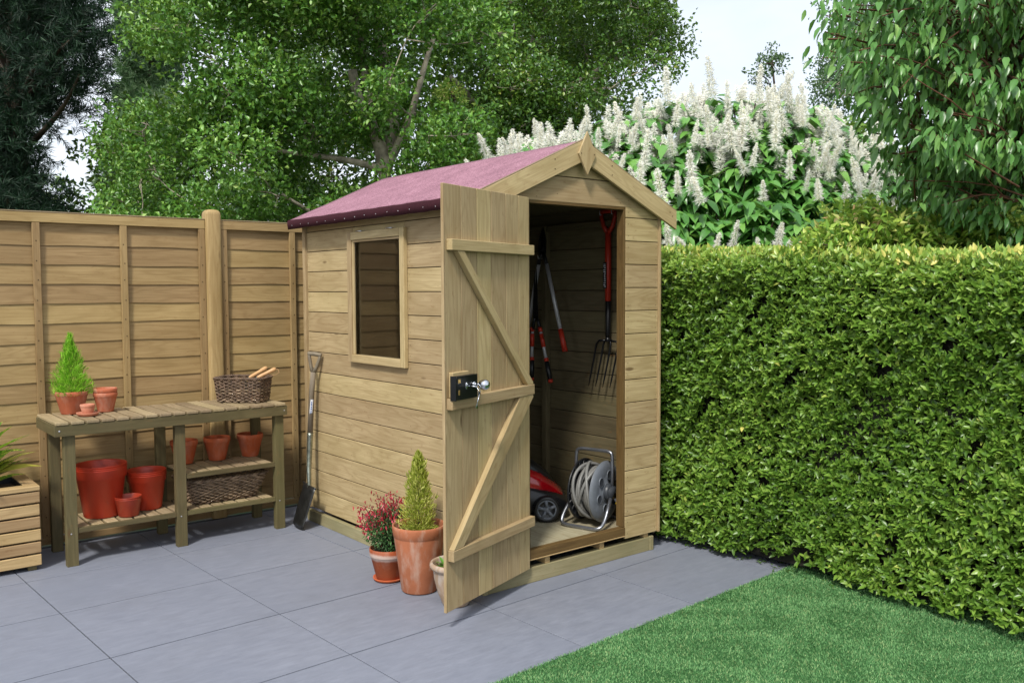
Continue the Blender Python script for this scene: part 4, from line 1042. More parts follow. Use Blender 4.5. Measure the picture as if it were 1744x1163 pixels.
b = MB(W['grey']); b.tube([rc-ax*.09, rc+ax*.125], [.034, .034], 24); b.build('drum', hr)
# hose: helical windings, a few crossing ones
b = MB(W['hose']); q3 = QM.to_3x3(); pts = []; turns = 17; n_ = turns*36
for i in range(n_):
    t_ = i/n_; a = 2*math.pi*turns*t_; lay = int(t_*3); ft = (t_*3) % 1; x = (-.062+.124*ft) if lay % 2 == 0 else (.062-.124*ft)
    rr = .092+.0165*lay+.004*math.sin(a*.37+lay)+.003*math.sin(a*1.7); x = max(-.066, min(.066, x+.010*math.sin(a*.5+1)))
    pts.append(rc+q3 @ Vector((rr*math.cos(a), rr*math.sin(a), x)))
b.tube(pts, .0088, 8, 0, tint=.5)
for j in range(3):
    pts = [];
    for i in range(60):
        a = 2*math.pi*i/60; rr = .141+.003*j+.004*math.sin(3*a+j); x = .052*math.sin(a+j*2.1)
        pts.append(rc+q3 @ Vector((rr*math.cos(a), rr*math.sin(a), x)))
    b.tube(pts, .0088, 8, 0, closed=True)
b.build('hose', hr)
b = MB(W['tubes'], W['black'])
ra = ax.cross(Vector((0, 0, 1))).normalized()     # horizontal, across the axis
ra = ra if ra.dot(cR) > 0 else -ra
def rp(a_, s_, z_): return rc*1.0 + ax*a_ + ra*s_ + Vector((0, 0, z_-rc.z))
def arc(P, r_=.03, n_=5):
    outp = [P[0]]
    for i in range(1, len(P)-1):
        a, c, d_ = P[i-1], P[i], P[i+1]; u1 = (a-c).normalized()*min(r_, (a-c).length*.45); u2 = (d_-c).normalized()*min(r_, (d_-c).length*.45)
        for k_ in range(n_+1): t_ = k_/n_; outp.append((c+u1)*(1-t_)**2+c*2*t_*(1-t_)+(c+u2)*t_*t_)
    return outp+[P[-1]]
# top handle over both discs
b.tube(arc([rp(-.112, .0, rc.z), rp(-.112, .0, FZ+.37), rp(-.10, .0, FZ+.402), rp(.105, .0, FZ+.402), rp(.114, .0, FZ+.37), rp(.114, .0, rc.z)], .045), .0095, 10)
# foot loops
b.tube(arc([rp(.114, -.02, rc.z-.03), rp(.124, -.10, FZ+.045), rp(.118, -.150, FZ+.011), rp(-.115, -.150, FZ+.011), rp(-.124, -.125, FZ+.05), rp(-.114, -.02, rc.z-.03)], .05), .0100, 10)
b.tube(arc([rp(.114, .02, rc.z-.03), rp(.124, .135, FZ+.011), rp(-.118, .135, FZ+.011), rp(-.114, .02, rc.z-.03)], .05), .0090, 10)
b.build('tube_frame', hr)
b = MB(W['yellow']); b.tube([rp(.14, .02, FZ+.12), rp(.14, .03, FZ+.02)], .008, 8); b.tube([rp(.125, .02, FZ+.12), rp(.14, .02, FZ+.12)], .006, 8); b.build('crank', hr)

# ============================================================ LAWN MOWER
mw = thing('lawn_mower', (.62, .62, FZ), 'red and black electric lawn mower parked inside the shed behind the open door', 'lawn mower')
hd = Vector((.80, -.60, 0)); ls = Vector((-.60, -.80, 0)); ls = ls if ls.dot(CAM-Vector((.6, .6, 0))) > 0 else -ls
mo = Vector((.700, .715, FZ))     # centre on the floor
MM = Matrix(((hd.x, -ls.x, 0, mo.x), (hd.y, -ls.y, 0, mo.y), (0, 0, 1, mo.z), (0, 0, 0, 1)))  # local x forward, -y to viewer
def loft(b, secs, mi=0, n_=20, flat_bottom=True):
    "secs: list of (x, halfwidth, z_bottom, z_top, power)"
    vs = []
    for x, hw, zb, zt, e in secs:
        for i in range(n_):
            a = 2*math.pi*i/n_; cy, cz = math.cos(a), math.sin(a)
            y = hw*math.copysign(abs(cy)**e, cy); zz = (zb+zt)/2+(zt-zb)/2*math.copysign(abs(cz)**e, cz)
            vs.append(MM @ Vector((x, y, zz)))
    fs = [(i*n_+q, i*n_+(q+1) % n_, (i+1)*n_+(q+1) % n_, (i+1)*n_+q) for i in range(len(secs)-1) for q in range(n_)]
    fs += [tuple(range(n_))[::-1], tuple((len(secs)-1)*n_+q for q in range(n_))]
    b.add(vs, fs, mi, None, .5, True)
b = MB(W['black'])
loft(b, [(-.30, .13, .03, .13, .5), (-.26, .18, .025, .19, .45), (-.1, .19, .025, .21, .42), (.12, .19, .025, .19, .42), (.25, .185, .028, .15, .45), (.31, .16, .03, .115, .5), (.33, .12, .04, .09, .6)])
b.build('deck', mw)
b = MB(W['red'])
loft(b, [(-.29, .11, .13, .20, .7), (-.22, .165, .135, .27, .65), (-.08, .178, .13, .315, .62), (.06, .172, .12, .30, .62), (.17, .155, .11, .25, .66), (.25, .125, .105, .19, .75), (.30, .08, .10, .14, .85)])
b.build('hood', mw)
b = MB(W['black'])
loft(b, [(-.24, .07, .24, .30, .7), (-.10, .105, .29, .345, .7), (.04, .10, .27, .345, .7), (.14, .085, .22, .30, .75), (.22, .06, .17, .235, .8), (.27, .03, .14, .17, .9)])
for k_ in range(5): b.box(.12+k_*.022, .132+k_*.022, -.10, .10, .17-.02*k_, .262-.022*k_, None, 0, None, MM)
b.build('motor_cover', mw)
for x, rr in ((.20, .072), (-.235, .085)):
    for s_ in (-1, 1):
        c = MM @ Vector((x, s_*.205, rr)); Q = (MM.to_3x3() @ Vector((0, s_, 0))).to_track_quat('Z', 'Y').to_matrix().to_4x4()
        b = MB(W['black'], W['greyl'])
        k0 = rr/.072
        b.lathe([(.045*k0, -.022), (.066*k0, -.022), (.072*k0, -.015), (.072*k0, .012), (.067*k0, .020), (.054*k0, .021), (.050*k0, .016), (.030*k0, .012)], c, 40, 0, Q)
        for q_ in range(36):
            a = q_*math.pi/18; e = Q.to_3x3() @ Vector((math.cos(a), math.sin(a), 0)); az = Q.to_3x3() @ Vector((0, 0, 1)); b.tube([c+e*rr*.995-az*.016, c+e*rr*.995+az*.013], .0022, 4)
        wl = b.build('wheel', mw)
        b = MB(W['greyl'], W['grey'])
        b.lathe([(0, .024), (.012*k0, .024), (.016*k0, .020), (.020*k0, .017)], c, 24); b.lathe([(.046*k0, .020), (.050*k0, .022), (.053*k0, .021), (.053*k0, .016), (.046*k0, .014)], c, 36)
        b.lathe([(0, .011), (.05*k0, .011)], c, 24, 1, Q)
        b.v = []; b.f = []; b.mi = []; b.g = []; b.t = []; b.sm = []
        b.lathe([(0, .024), (.012*k0, .024), (.016*k0, .020), (.020*k0, .014)], c, 24, 0, Q); b.lathe([(.045*k0, .014), (.047*k0, .022), (.053*k0, .0225), (.0535*k0, .016)], c, 36, 0, Q); b.lathe([(0, .010), (.052*k0, .010)], c, 24, 1, Q)
        for q_ in range(5):
            a = q_*2*math.pi/5+.4; q = Q.to_3x3(); e = Vector((math.cos(a), math.sin(a), 0)); b.tube([c+q @ (e*.010*k0+Vector((0, 0, .017))), c+q @ (e*.050*k0+Vector((0, 0, .017)))], [.008*k0, .010*k0], 8)
        b.build('hub_cap', wl)
b = MB(W['black'], W['red'])
for s_ in (-1, 1): b.tube([MM @ Vector((-.20, s_*.16, .20)), MM @ Vector((-.10, s_*.16, .33)), MM @ Vector((-.20, s_*.165, .46)), MM @ Vector((-.30, s_*.165, .60)), MM @ Vector((-.42, s_*.165, .82))], .0105, 10)
b.tube([MM @ Vector((-.42, -.165, .82)), MM @ Vector((-.42, .165, .82))], .0105, 10)
b.build('push_handle', mw)
b = MB(W['red']); b.blob(MM @ Vector((-.215, -.165, .37)), (.028, .028, .035)); b.build('handle_clamp', mw)
b = MB(W['white']); b.box(.055, .075, -.1935, -.1905, .09, .125, None, 0, .5, MM); b.build('rating_plate', mw)

# ============================================================ HEDGE
hg = thing('clipped_hedge', (1.65, -.8, 0), 'tall clipped evergreen hedge running along the right of the patio and lawn', 'hedge')
def htop(y): return 1.585+.045*np.clip(y, -3, 1)
n = 120000
y = rng.uniform(-2.7, 2.3, n); z = rng.random(n)**.9; zt = htop(y); z = .045+z*(zt-.06)
bulge = .030*np.sin(y*2.3+z*1.1)+.022*np.sin(y*5.1+z*4.3+1)+.018*np.sin(z*9+y*2.2)+.012*np.sin(y*17+z*13)
xf = 1.30+.13*np.clip((y+.3)/1.0, 0, 1)+.02*np.sin(z*3)-bulge
xf = xf-.035*(1-np.clip(z/.5, 0, 1))                         # skirt
xf += .10*np.clip((z-(zt-.11))/.11, 0, 1)**2        # rounded top edge
depth = rng.exponential(.026, n)
keep = (np.sin(y*13+np.sin(z*9)*2)+np.sin(z*15+y*4)+np.sin(y*31+z*21)*.7 > -2.15) | (depth > .05)
P = np.stack([xf+depth, y, z], 1)[keep]; m_ = len(P)
gk = (m_+4)//5; gi = np.repeat(np.arange(gk), 5)[:m_]; P = P[gi*5 % m_]                # five leaves share a shoot tip
axis_ = norm(np.array([-.70, -.22, .70])+rng.normal(0, .38, (gk, 3)))[gi]; ang_ = np.tile(np.arange(5)*2*np.pi/5, gk)[:m_]+rng.uniform(0, .9, m_)+np.repeat(rng.uniform(0, 6.28, gk), 5)[:m_]
e1 = norm(np.cross(axis_, np.array([.1, 1., .2]))); e2 = np.cross(axis_, e1); rad_ = e1*np.cos(ang_)[:, None]+e2*np.sin(ang_)[:, None]
opn = rng.uniform(.35, 1.25, m_)[:, None]; d = norm(axis_+rad_*opn+rng.normal(0, .12, (m_, 3))); nr = axis_*opn-rad_*.8+rng.normal(0, .12, (m_, 3)); P = P+axis_*rng.uniform(-.014, .004, m_)[:, None]
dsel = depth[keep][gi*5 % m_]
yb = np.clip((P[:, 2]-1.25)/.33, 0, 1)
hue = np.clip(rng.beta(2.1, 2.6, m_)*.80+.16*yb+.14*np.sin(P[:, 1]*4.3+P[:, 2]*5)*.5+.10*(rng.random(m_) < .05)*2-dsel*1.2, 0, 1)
n2 = 12000; y2 = rng.uniform(-2.7, 2.3, n2); x2 = rng.uniform(1.33, 1.95, n2); x2 += .13*np.clip((y2+.3), 0, 1)
P2 = np.stack([x2, y2, htop(y2)+.018*np.sin(x2*14+y2*11)-rng.exponential(.022, n2)+.012], 1)
P = np.concatenate([P, P2]); d = np.concatenate([d, np.array([0, 0, 1.])+rng.normal(0, .55, (n2, 3))]); nr = np.concatenate([nr, np.array([-.5, -.2, .6])+rng.normal(0, .6, (n2, 3))])
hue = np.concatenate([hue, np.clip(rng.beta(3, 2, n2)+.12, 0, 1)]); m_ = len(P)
ls_ = rng.uniform(.026, .046, m_)
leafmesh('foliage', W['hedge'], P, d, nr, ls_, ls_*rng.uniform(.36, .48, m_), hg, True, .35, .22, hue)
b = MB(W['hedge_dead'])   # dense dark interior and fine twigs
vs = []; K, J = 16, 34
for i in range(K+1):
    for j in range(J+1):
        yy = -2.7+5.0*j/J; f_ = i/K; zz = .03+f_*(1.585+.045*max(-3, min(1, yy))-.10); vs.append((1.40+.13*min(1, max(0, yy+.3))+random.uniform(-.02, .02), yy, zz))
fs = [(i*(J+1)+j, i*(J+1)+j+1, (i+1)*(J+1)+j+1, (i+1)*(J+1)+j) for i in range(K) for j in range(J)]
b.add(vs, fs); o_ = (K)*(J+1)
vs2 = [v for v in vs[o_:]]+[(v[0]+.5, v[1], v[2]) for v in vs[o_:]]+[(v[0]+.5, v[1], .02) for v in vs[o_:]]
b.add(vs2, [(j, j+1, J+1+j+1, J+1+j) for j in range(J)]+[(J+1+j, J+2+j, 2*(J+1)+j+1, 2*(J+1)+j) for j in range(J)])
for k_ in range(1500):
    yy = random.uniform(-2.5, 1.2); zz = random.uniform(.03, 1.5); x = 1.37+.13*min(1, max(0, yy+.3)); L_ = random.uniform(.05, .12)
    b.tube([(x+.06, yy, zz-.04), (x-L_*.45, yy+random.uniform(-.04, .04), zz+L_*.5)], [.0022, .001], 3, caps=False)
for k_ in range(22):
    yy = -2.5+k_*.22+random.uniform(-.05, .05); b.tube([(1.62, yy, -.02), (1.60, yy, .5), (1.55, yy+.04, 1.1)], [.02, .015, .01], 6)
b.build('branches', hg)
n = 260; P = np.stack([rng.uniform(1.30, 1.42, n), rng.uniform(-2.4, .3, n), np.full(n, .010)], 1)
leafmesh('leaf_litter', W['hedge'], P, rng.normal(size=(n, 3))*np.array([1, 1, .1]), np.tile([0, 0, 1.], (n, 1))+rng.normal(0, .2, (n, 3)), rng.uniform(.015, .03, n), .010, None, rnd=np.full(n, .05))['kind'] = 'stuff'

# ============================================================ TREES
def limb(b, p0, p1, r0, r1, sag=.0, wig=.06, seg=7, n_=7, mi=0):
    p0, p1 = Vector(p0), Vector(p1); L_ = (p1-p0).length; pts = []; rs = []
    o1 = Vector((random.uniform(-1, 1), random.uniform(-1, 1), random.uniform(-.5, .5)))*wig*L_; o2 = Vector((random.uniform(-1, 1), random.uniform(-1, 1), random.uniform(-.5, .5)))*wig*L_
    for i in range(n_+1):
        t_ = i/n_; p = p0.lerp(p1, t_)+o1*math.sin(t_*math.pi)+o2*math.sin(t_*2*math.pi)*.5+Vector((0, 0, sag*L_*math.sin(t_*math.pi))); pts.append(p); rs.append(r0+(r1-r0)*t_**.8)
    b.tube(pts, rs, seg, mi, caps=False); return pts
def clump_leaves(centers, radii, per, L0, L1, wr, flat=.75, updir=.3, hang=0., shell=.45):
    P = []; D = []; Nn = []; H = []
    for (c, r_) in zip(centers, radii):
        k_ = int(per*(r_/np.mean(radii))**2); u_ = rdir(k_); rad = r_*(shell+(1-shell)*rng.random(k_))**.7
        lob = 1+.22*np.sin(u_[:, 0]*7+c[0]*5)*np.sin(u_[:, 1]*6+c[1]*3)+.15*np.sin(u_[:, 2]*9+c[2])
        p = np.array(c)+u_*(rad*lob)[:, None]*np.array([1, 1, flat])
        # gather on twigs
        q = rng.normal(0, .045*r_/.5, (k_, 3)); tw = p[rng.integers(0, max(1, k_//7), k_)]; mixk = rng.random(k_) < .72
        p = np.where(mixk[:, None], tw+q, p)
        P.append(p); D.append(u_*.6+rng.normal(0, .6, (k_, 3))+np.array([0, 0, updir-hang])); Nn.append(u_*.6+np.array([-.25, -.35, .75])+rng.normal(0, .5, (k_, 3)))
        H.append(np.clip(rng.beta(2.2, 2.6, k_)+rng.normal(0, .10), 0, 1))
    P = np.concatenate(P); n_ = len(P); ls__ = rng.uniform(L0, L1, n_)
    return P, np.concatenate(D), np.concatenate(Nn), ls__, ls__*wr, np.concatenate(H)
def tree(name, label, cat, base, trunk_top, centers, radii, per, mat, bark, L0, L1, wr, r_trunk=.12, hi=False, forks=None, hang=0., flat=.75, n_br=None, group=None):
    r = thing(name, (base[0], base[1], -.03), label, cat, group)
    b = MB(bark); tp_ = limb(b, base, trunk_top, r_trunk, r_trunk*.55, wig=.03, n_=10, seg=10)
    main = [(Vector(trunk_top), r_trunk*.5)]
    for f_ in (forks or []):
        pts = limb(b, tp_[f_[3]] if len(f_) > 3 else trunk_top, f_[0], f_[1], f_[2], wig=.05, n_=9, seg=8); 
        for q in range(2, 10, 2): main.append((pts[q], f_[1]+(f_[2]-f_[1])*q/9))
    for q in range(4, 11): main.append((tp_[q], r_trunk*(1-.45*q/10)))
    cc_ = sorted([Vector(c) for c in centers], key=lambda c: min((c-m_[0]).length for m_ in main))
    for c in cc_:
        best = min(main, key=lambda m_: (m_[0]-c).length+max(0, m_[0].z-c.z)*1.5+random.uniform(0, .12))
        rb = min(best[1]*.7, .008+.010*(best[0]-c).length); pts = limb(b, best[0], c, max(.006, rb), .005, wig=.13, n_=6, seg=5)
        for q in (2, 3, 4, 5, 6): main.append((pts[q], max(.006, rb*(1-q/8))))
        for k_ in range(5):
            e = c+Vector((random.gauss(0, 1), random.gauss(0, 1), random.gauss(0, .6))).normalized()*random.uniform(.25, .5)*(radii[0] if radii else .5)*1.5
            limb(b, pts[random.randint(3, 6)], e, .005, .002, wig=.1, n_=4, seg=4)
    b.build('trunk', r)
    P, D, Nn, l_, w_, H_ = clump_leaves([tuple(c) for c in centers], radii, per, L0, L1, wr, flat, hang=hang)
    k_ = P[:, 2] > .05; leafmesh('crown', mat, P[k_], D[k_], Nn[k_], l_[k_], w_[k_], r, hi, .25, .2, H_[k_])
    return r
def region(poly_rows, n_, d0, d1, r0, r1, sky=(), sk=.8):
    "crown clumps spread through a volume; poly_rows gives its left and right outline at several heights"
    C_ = []; Rr_ = []; tries = 0
    vs_ = [p_[0] for p_ in poly_rows]
    while len(C_) < n_ and tries < n_*40:
        tries += 1
        v = random.uniform(vs_[0], vs_[-1])
        for a, c in zip(poly_rows, poly_rows[1:]):
            if a[0] <= v <= c[0]: t_ = (v-a[0])/(c[0]-a[0]); lo_ = a[1]+(c[1]-a[1])*t_; hi_ = a[2]+(c[2]-a[2])*t_
        dp = random.uniform(d0, d1); rr = random.uniform(r0, r1); m_ = rr*FPX/dp*.85
        if hi_-lo_ < 2*m_: u = (lo_+hi_)/2
        else: u = random.uniform(lo_+m_, hi_-m_)
        if any((u-sx)**2+(v-sy)**2 < (sr+m_*sk)**2 for sx, sy, sr in sky): continue
        c = at(u, v, dp)
        if sum((c-q).length < rr*.55 for q in C_) > 0 and random.random() < .8: continue
        C_.append(c); Rr_.append(rr)
    return C_, Rr_
def ground(u, dp): p = at(u, 581, dp); return Vector((p.x, p.y, -.03))

# pale-stemmed birch behind the fence
C_, R_ = region([(-260, 250, 820), (0, 195, 880), (60, 190, 900), (140, 235, 880), (200, 150, 860), (260, 115, 850), (330, 130, 840), (430, 150, 850)], 165, 7.2, 9.6, .24, .50, sky=((235, 165, 22), (300, 120, 16), (650, 265, 34), (600, 140, 24), (705, 70, 26), (765, 160, 22), (480, 90, 14), (340, 300, 10)), sk=.5)
tree('birch_tree', 'big light green birch with pale forked trunk behind the fence and the shed roof', 'tree', ground(660, 8.4), at(655, 290, 8.4), C_, R_, 680, W['birch'], W['bark'], .037, .062, .60, .105,
     forks=[(at(600, 120, 8.3), .075, .045), (at(640, -40, 8.5), .075, .04), (at(705, 190, 8.2), .05, .03), (at(560, -120, 8.6), .05, .02), (at(440, 250, 8.0), .04, .015), (at(480, 330, 7.8), .035, .012, 7), (at(740, 60, 8.3), .045, .02)])
# second broadleaf to the right
C_, R_ = region([(-220, 820, 1180), (0, 800, 1195), (60, 790, 1215), (110, 790, 1210), (150, 780, 1120), (210, 780, 1060), (300, 760, 1080), (400, 740, 1100)], 105, 8.8, 10.8, .30, .50)
tree('broadleaf_tree', 'dark green broadleaf tree with crooked pale branches above the shed roof', 'tree', ground(860, 9.6), at(850, 230, 9.6), C_, R_, 640, W['birch2'], W['bark'], .034, .056, .62, .10,
     forks=[(at(765, 130, 9.2), .05, .03), (at(850, 30, 9.3), .035, .02), (at(760, -60, 9.2), .04, .02), (at(1020, 130, 9.8), .05, .02), (at(1120, 60, 9.8), .04, .012), (at(930, 10, 9.9), .04, .02)])
# dark pine on the left
def pine(label, base_u, dp, rows_, n_, mat, L0, L1, wd, trunk_r=.22, sk=.8, sky=(), top=-300, per=1500, r0=.55, r1=.9, cat='tree'):
    C_, R_ = region(rows_, n_, dp-1.4, dp+1.6, r0, r1, sky=sky, sk=sk)
    bs = ground(base_u, dp); r = thing('pine_tree', bs, label, cat)
    b = MB(W['barkd']); tt = at(base_u, top, dp); tt.x, tt.y = bs.x, bs.y; tp_ = limb(b, bs, tt, trunk_r, .05, wig=.01, n_=14, seg=10)
    P = []; D = []
    for c, rr in zip(C_, R_):
        best = min(tp_, key=lambda q: abs(q.z-(c.z-.3)*.95)); limb(b, best, c, .05, .012, sag=-.03, wig=.06, n_=7, seg=6)
        k_ = int(per*rr*rr/.5); ntw = max(4, k_//28); tw = np.array(c)+rdir(ntw)*(rr*rng.random(ntw)**.45)[:, None]*np.array([1, 1, .62])
        td = norm(rdir(ntw)+np.array([0, 0, .15])+(tw-np.array(c))/rr*.7)
        idx = rng.integers(0, ntw, k_); s_ = rng.uniform(-.5, .5, k_)[:, None]*.2
        P.append(tw[idx]+td[idx]*s_); D.append(td[idx]*.8+rdir(k_)*.75)
    b.build('trunk', r); P = np.concatenate(P); D = np.concatenate(D); n_l = len(P)
    leafmesh('crown', mat, P, D, rdir(n_l), rng.uniform(L0, L1, n_l), wd*rng.uniform(.7, 1.3, n_l), r, False, .05, .1, np.clip(rng.beta(2, 2.6, n_l), 0, 1))
    return r
pine('tall dark pine at the far left with sky showing between its boughs', 40, 10.5, [(-260, -120, 150), (0, -120, 190), (60, -120, 205), (150, -120, 205), (190, -120, 170), (230, -120, 70), (300, -120, 95), (400, -120, 150)], 230, W['pine'], .07, .13, .0085, sk=.5, sky=((105, 238, 36), (12, 98, 10), (62, 290, 8)), r0=.42, r1=.70)
pine('faint grey-green pine far behind, between the dark pine and the birch', 262, 17, [(-120, 170, 350), (0, 175, 310), (60, 180, 330), (200, 200, 300), (330, 150, 320), (420, 150, 300)], 90, W['pine2'], .12, .18, .022, sk=.4, sky=((212, 95, 14), (290, -5, 14)), r0=.45, r1=.75, top=-60, per=1300, trunk_r=.10)

# dense far foliage that closes the lower gaps behind the fence
C_, R_ = region([(-60, 420, 1150), (0, 400, 1160), (120, 330, 1150), (180, 240, 1120), (260, 130, 1120), (330, -60, 1120), (430, -60, 1120)], 120, 11.5, 14, .5, .85)
tree('evergreen_thicket', 'dense dark foliage filling the far background behind the birch and the broadleaf tree', 'trees', ground(560, 13.6), at(560, 330, 13.6), C_, R_, 420, W['birch2'], W['barkd'], .07, .11, .6, .09)

# wispy far birch in the gap on the right
C_, R_ = region([(-120, 1400, 1560), (0, 1385, 1540), (80, 1390, 1520), (140, 1385, 1480), (170, 1400, 1460)], 26, 10.5, 12, .28, .45)
tree('birch_tree', 'thin pale-leaved birch standing far behind at the right of the sky gap', 'tree', ground(1500, 11.2), at(1490, 40, 11.2), C_, R_, 260, W['pine2'], W['bark'], .035, .055, .6, .05)
C_, R_ = region([(85, 1300, 1340), (120, 1270, 1350), (170, 1260, 1360)], 7, 9.5, 10, .12, .2)
tree('young_birch', 'top of a slight young tree poking up behind the white flowers against the sky', 'tree', ground(1315, 9.8), at(1315, 110, 9.8), C_, R_, 90, W['pine2'], W['barkd'], .03, .045, .6, .02)

# white flowering buckeye
bk = thing('flowering_shrub', tuple(ground(1190, 6.6)), 'large rounded shrub covered in upright white bottlebrush flower spikes behind the hedge', 'flowering shrub')
outl = [(800, 300), (830, 262), (870, 225), (920, 205), (1000, 190), (1060, 172), (1130, 150), (1200, 142), (1290, 142), (1350, 150), (1420, 175), (1480, 215), (1540, 250), (1600, 290)]
def top_v(u):
    for a, c in zip(outl, outl[1:]):
        if a[0] <= u <= c[0]: return a[1]+(c[1]-a[1])*(u-a[0])/(c[0]-a[0])
    return 330
b = MB(W['barkd']); base = ground(1190, 6.7); tips = []
Pl, Dl, Nl, Hl = [], [], [], []
random.seed(11)
for k_ in range(1150):
    u = random.uniform(805, 1600); tv = top_v(u); v = tv+abs(random.random())**1.0*(470-tv)+22
    dp = 6.9-1.0*min(1, (v-tv)/220)+random.uniform(0, .9)*random.random()
    c = at(u, v, dp); tips.append((c, u, v))
    if k_ % 6 == 0: limb(b, base+Vector((random.uniform(-.5, .5), random.uniform(-.5, .5), 0)), c, .02, .006, wig=.05, n_=6, seg=5)
    m_ = 5
    for h_ in range(2):
        a0_ = random.uniform(0, 6.28); cc_ = c+Vector((random.uniform(-.05, .05), random.uniform(-.05, .05), random.uniform(-.09, .02)))
        for q in range(m_):
            a = a0_+q*6.283/m_+random.uniform(-.2, .2); dd_ = Vector((math.cos(a), math.sin(a), random.uniform(-.75, .1)))
            Pl.append(tuple(cc_+dd_*.02)); Dl.append(tuple(dd_)); Nl.append((random.gauss(-.2, .15)+dd_.x*.4, random.gauss(-.25, .15)+dd_.y*.4, 1)); Hl.append(min(1, max(0, random.betavariate(2.2, 2.6))))
n = len(Pl); ll = rng.uniform(.10, .17, n)
leafmesh('foliage', W['buck'], np.array(Pl), np.array(Dl), np.array(Nl), ll, ll*rng.uniform(.42, .54, n), bk, True, .35, .42, np.array(Hl))
b.build('stems', bk)
def spike_mesh(name, h, r0, n_):
    "upright bottlebrush panicle: a stem with long fine stamens"
    t_ = rng.random(n_)**.9; th = rng.uniform(0, 6.283, n_); rr = r0*(1-t_)**.55*(.75+.5*rng.random(n_))+.012
    p = np.stack([.006*np.cos(th), .006*np.sin(th), t_*h], 1); d = np.stack([np.cos(th), np.sin(th), rng.normal(.12, .35, n_)], 1)
    o = leafmesh(name, W['stamen'], p, d, rdir(n_), rr, .0034, bk if False else None, False, .0, .22, rng.random(n_))
    # florets near the stem
    return o
protos = []
for q in range(4):
    h = [.26, .30, .22, .34][q]; n_ = 460
    t_ = rng.random(n_)**.9; th = rng.uniform(0, 6.283, n_); prof_ = (1-t_)**.5*(.72+.28*np.sin(t_*(19+3*q)+q))
    rr = .062*prof_*(.6+.6*rng.random(n_))+.012
    p = np.stack([.004*np.cos(th), .004*np.sin(th), t_*h], 1); d = np.stack([np.cos(th), np.sin(th), rng.normal(.1, .38, n_)], 1)
    n3 = 260; t3 = rng.random(n3); th3 = rng.uniform(0, 6.283, n3); r3 = .020*(1-t3*.6)
    p3 = np.stack([r3*np.cos(th3), r3*np.sin(th3), t3*h*1.02], 1)
    P = np.concatenate([p, p3]); D = np.concatenate([d, rdir(n3)]); Ln = np.concatenate([rr, rng.uniform(.008, .014, n3)]); Wd = np.concatenate([np.full(n_, .0056), np.full(n3, .008)])
    o = leafmesh('flower_spike', W['stamen'], P, D, np.array(sdir)*1.2+rdir(len(P))*.8, Ln, Wd, None, False, .1, .15, np.concatenate([rng.uniform(.5, 1, n_), rng.uniform(0, .5, n3)]))
    protos.append(o)
ROOTLOC['x'] = Vector()
random.seed(5)
spots = []
hand = [(835, 235, 0), (868, 222, 0), (912, 195, 1), (945, 215, 2), (968, 205, 0), (1003, 190, 1), (1040, 190, 0), (1060, 185, 0), (1085, 165, 2), (1137, 140, 3), (1150, 175, 1), (1185, 150, 1), (1215, 130, 3), (1240, 145, 1), (1262, 165, 0), (1290, 135, 3), (1318, 140, 1), (1345, 150, 1), (1372, 160, 1), (1405, 170, 0), (1432, 190, 1), (1455, 205, 0), (1490, 210, 1), (1510, 240, 0),
        (1180, 210, 3), (1148, 225, 1), (1080, 215, 0), (1100, 195, 1), (985, 215, 0), (1230, 195, 1), (1290, 200, 3), (1320, 215, 1), (1262, 215, 1), (1345, 265, 1), (1372, 285, 1), (1395, 250, 1), (1415, 262, 1), (1440, 330, 1), (1470, 335, 1), (1465, 270, 1), (1485, 290, 2), (1180, 285, 1), (1195, 305, 0), (1090, 290, 1), (1130, 310, 1), (1155, 290, 2), (1300, 300, 0), (1395, 300, 2),
        (1140, 400, 0), (1183, 400, 0), (1215, 398, 1), (1245, 395, 1), (1294, 402, 1), (1318, 405, 0), (1338, 408, 0), (1500, 330, 0), (1530, 270, 2), (1560, 300, 0), (1270, 255, 0), (810, 262, 2), (855, 240, 0), (885, 225, 2)]
for u, v, q in hand: spots.append((u, v, q))
while len(spots) < 98:
    u = random.uniform(840, 1520); tv = top_v(u); spots.append((u, tv+random.triangular(0, 140, 25), random.randrange(4)))
for i, (u, v, q) in enumerate(spots):
    tv = top_v(u); dp = 6.75-1.05*min(1, max(0, (v-tv)/220)) - .12
    hgt = [.26, .30, .22, .34][q]*.9
    p = at(u, v+40, dp)
    o = protos[q] if (q not in [s_[2] for s_ in spots[:i]]) else protos[q].copy()
    if o.name not in col.objects: col.objects.link(o)
    o.parent = bk; o.location = p-ROOTLOC[bk.name]; o.rotation_euler = (random.gauss(0, .22), random.gauss(0, .22), random.uniform(0, 6.28)); sc = random.uniform(.45, .98); sr_ = sc*random.uniform(.85, 1.2); o.scale = (sr_, sr_, sc)

# the many smaller spikes further in
PP, DD, NN, LL, WW, HH = [], [], [], [], [], []
for k_ in range(210):
    u = random.uniform(830, 1530); tv = top_v(u); v = tv+random.triangular(0, 150, 15); dp = 6.95-1.05*min(1, (v-tv)/220)
    p0 = np.array(at(u, v+35, dp)); h = random.uniform(.12, .24); n_ = 300; t_ = rng.random(n_)**.9; th = rng.uniform(0, 6.283, n_); ln = np.array([random.gauss(0, .15), random.gauss(0, .15), 1.])
    rr = .052*(1-t_)**.5*(.5+.7*rng.random(n_))+.010
    PP.append(p0+ln*(t_*h)[:, None]); DD.append(np.stack([np.cos(th), np.sin(th), rng.normal(.1, .38, n_)], 1)); NN.append(np.array(sdir)*1.2+rdir(n_)*.8); LL.append(rr); WW.append(np.full(n_, .0050)); HH.append(rng.uniform(.3, 1, n_))
o = leafmesh('small_flower_spikes', W['stamen'], np.concatenate(PP), np.concatenate(DD), np.concatenate(NN), np.concatenate(LL), np.concatenate(WW), bk, False, .1, .15, np.concatenate(HH)); o['kind'] = 'stuff'

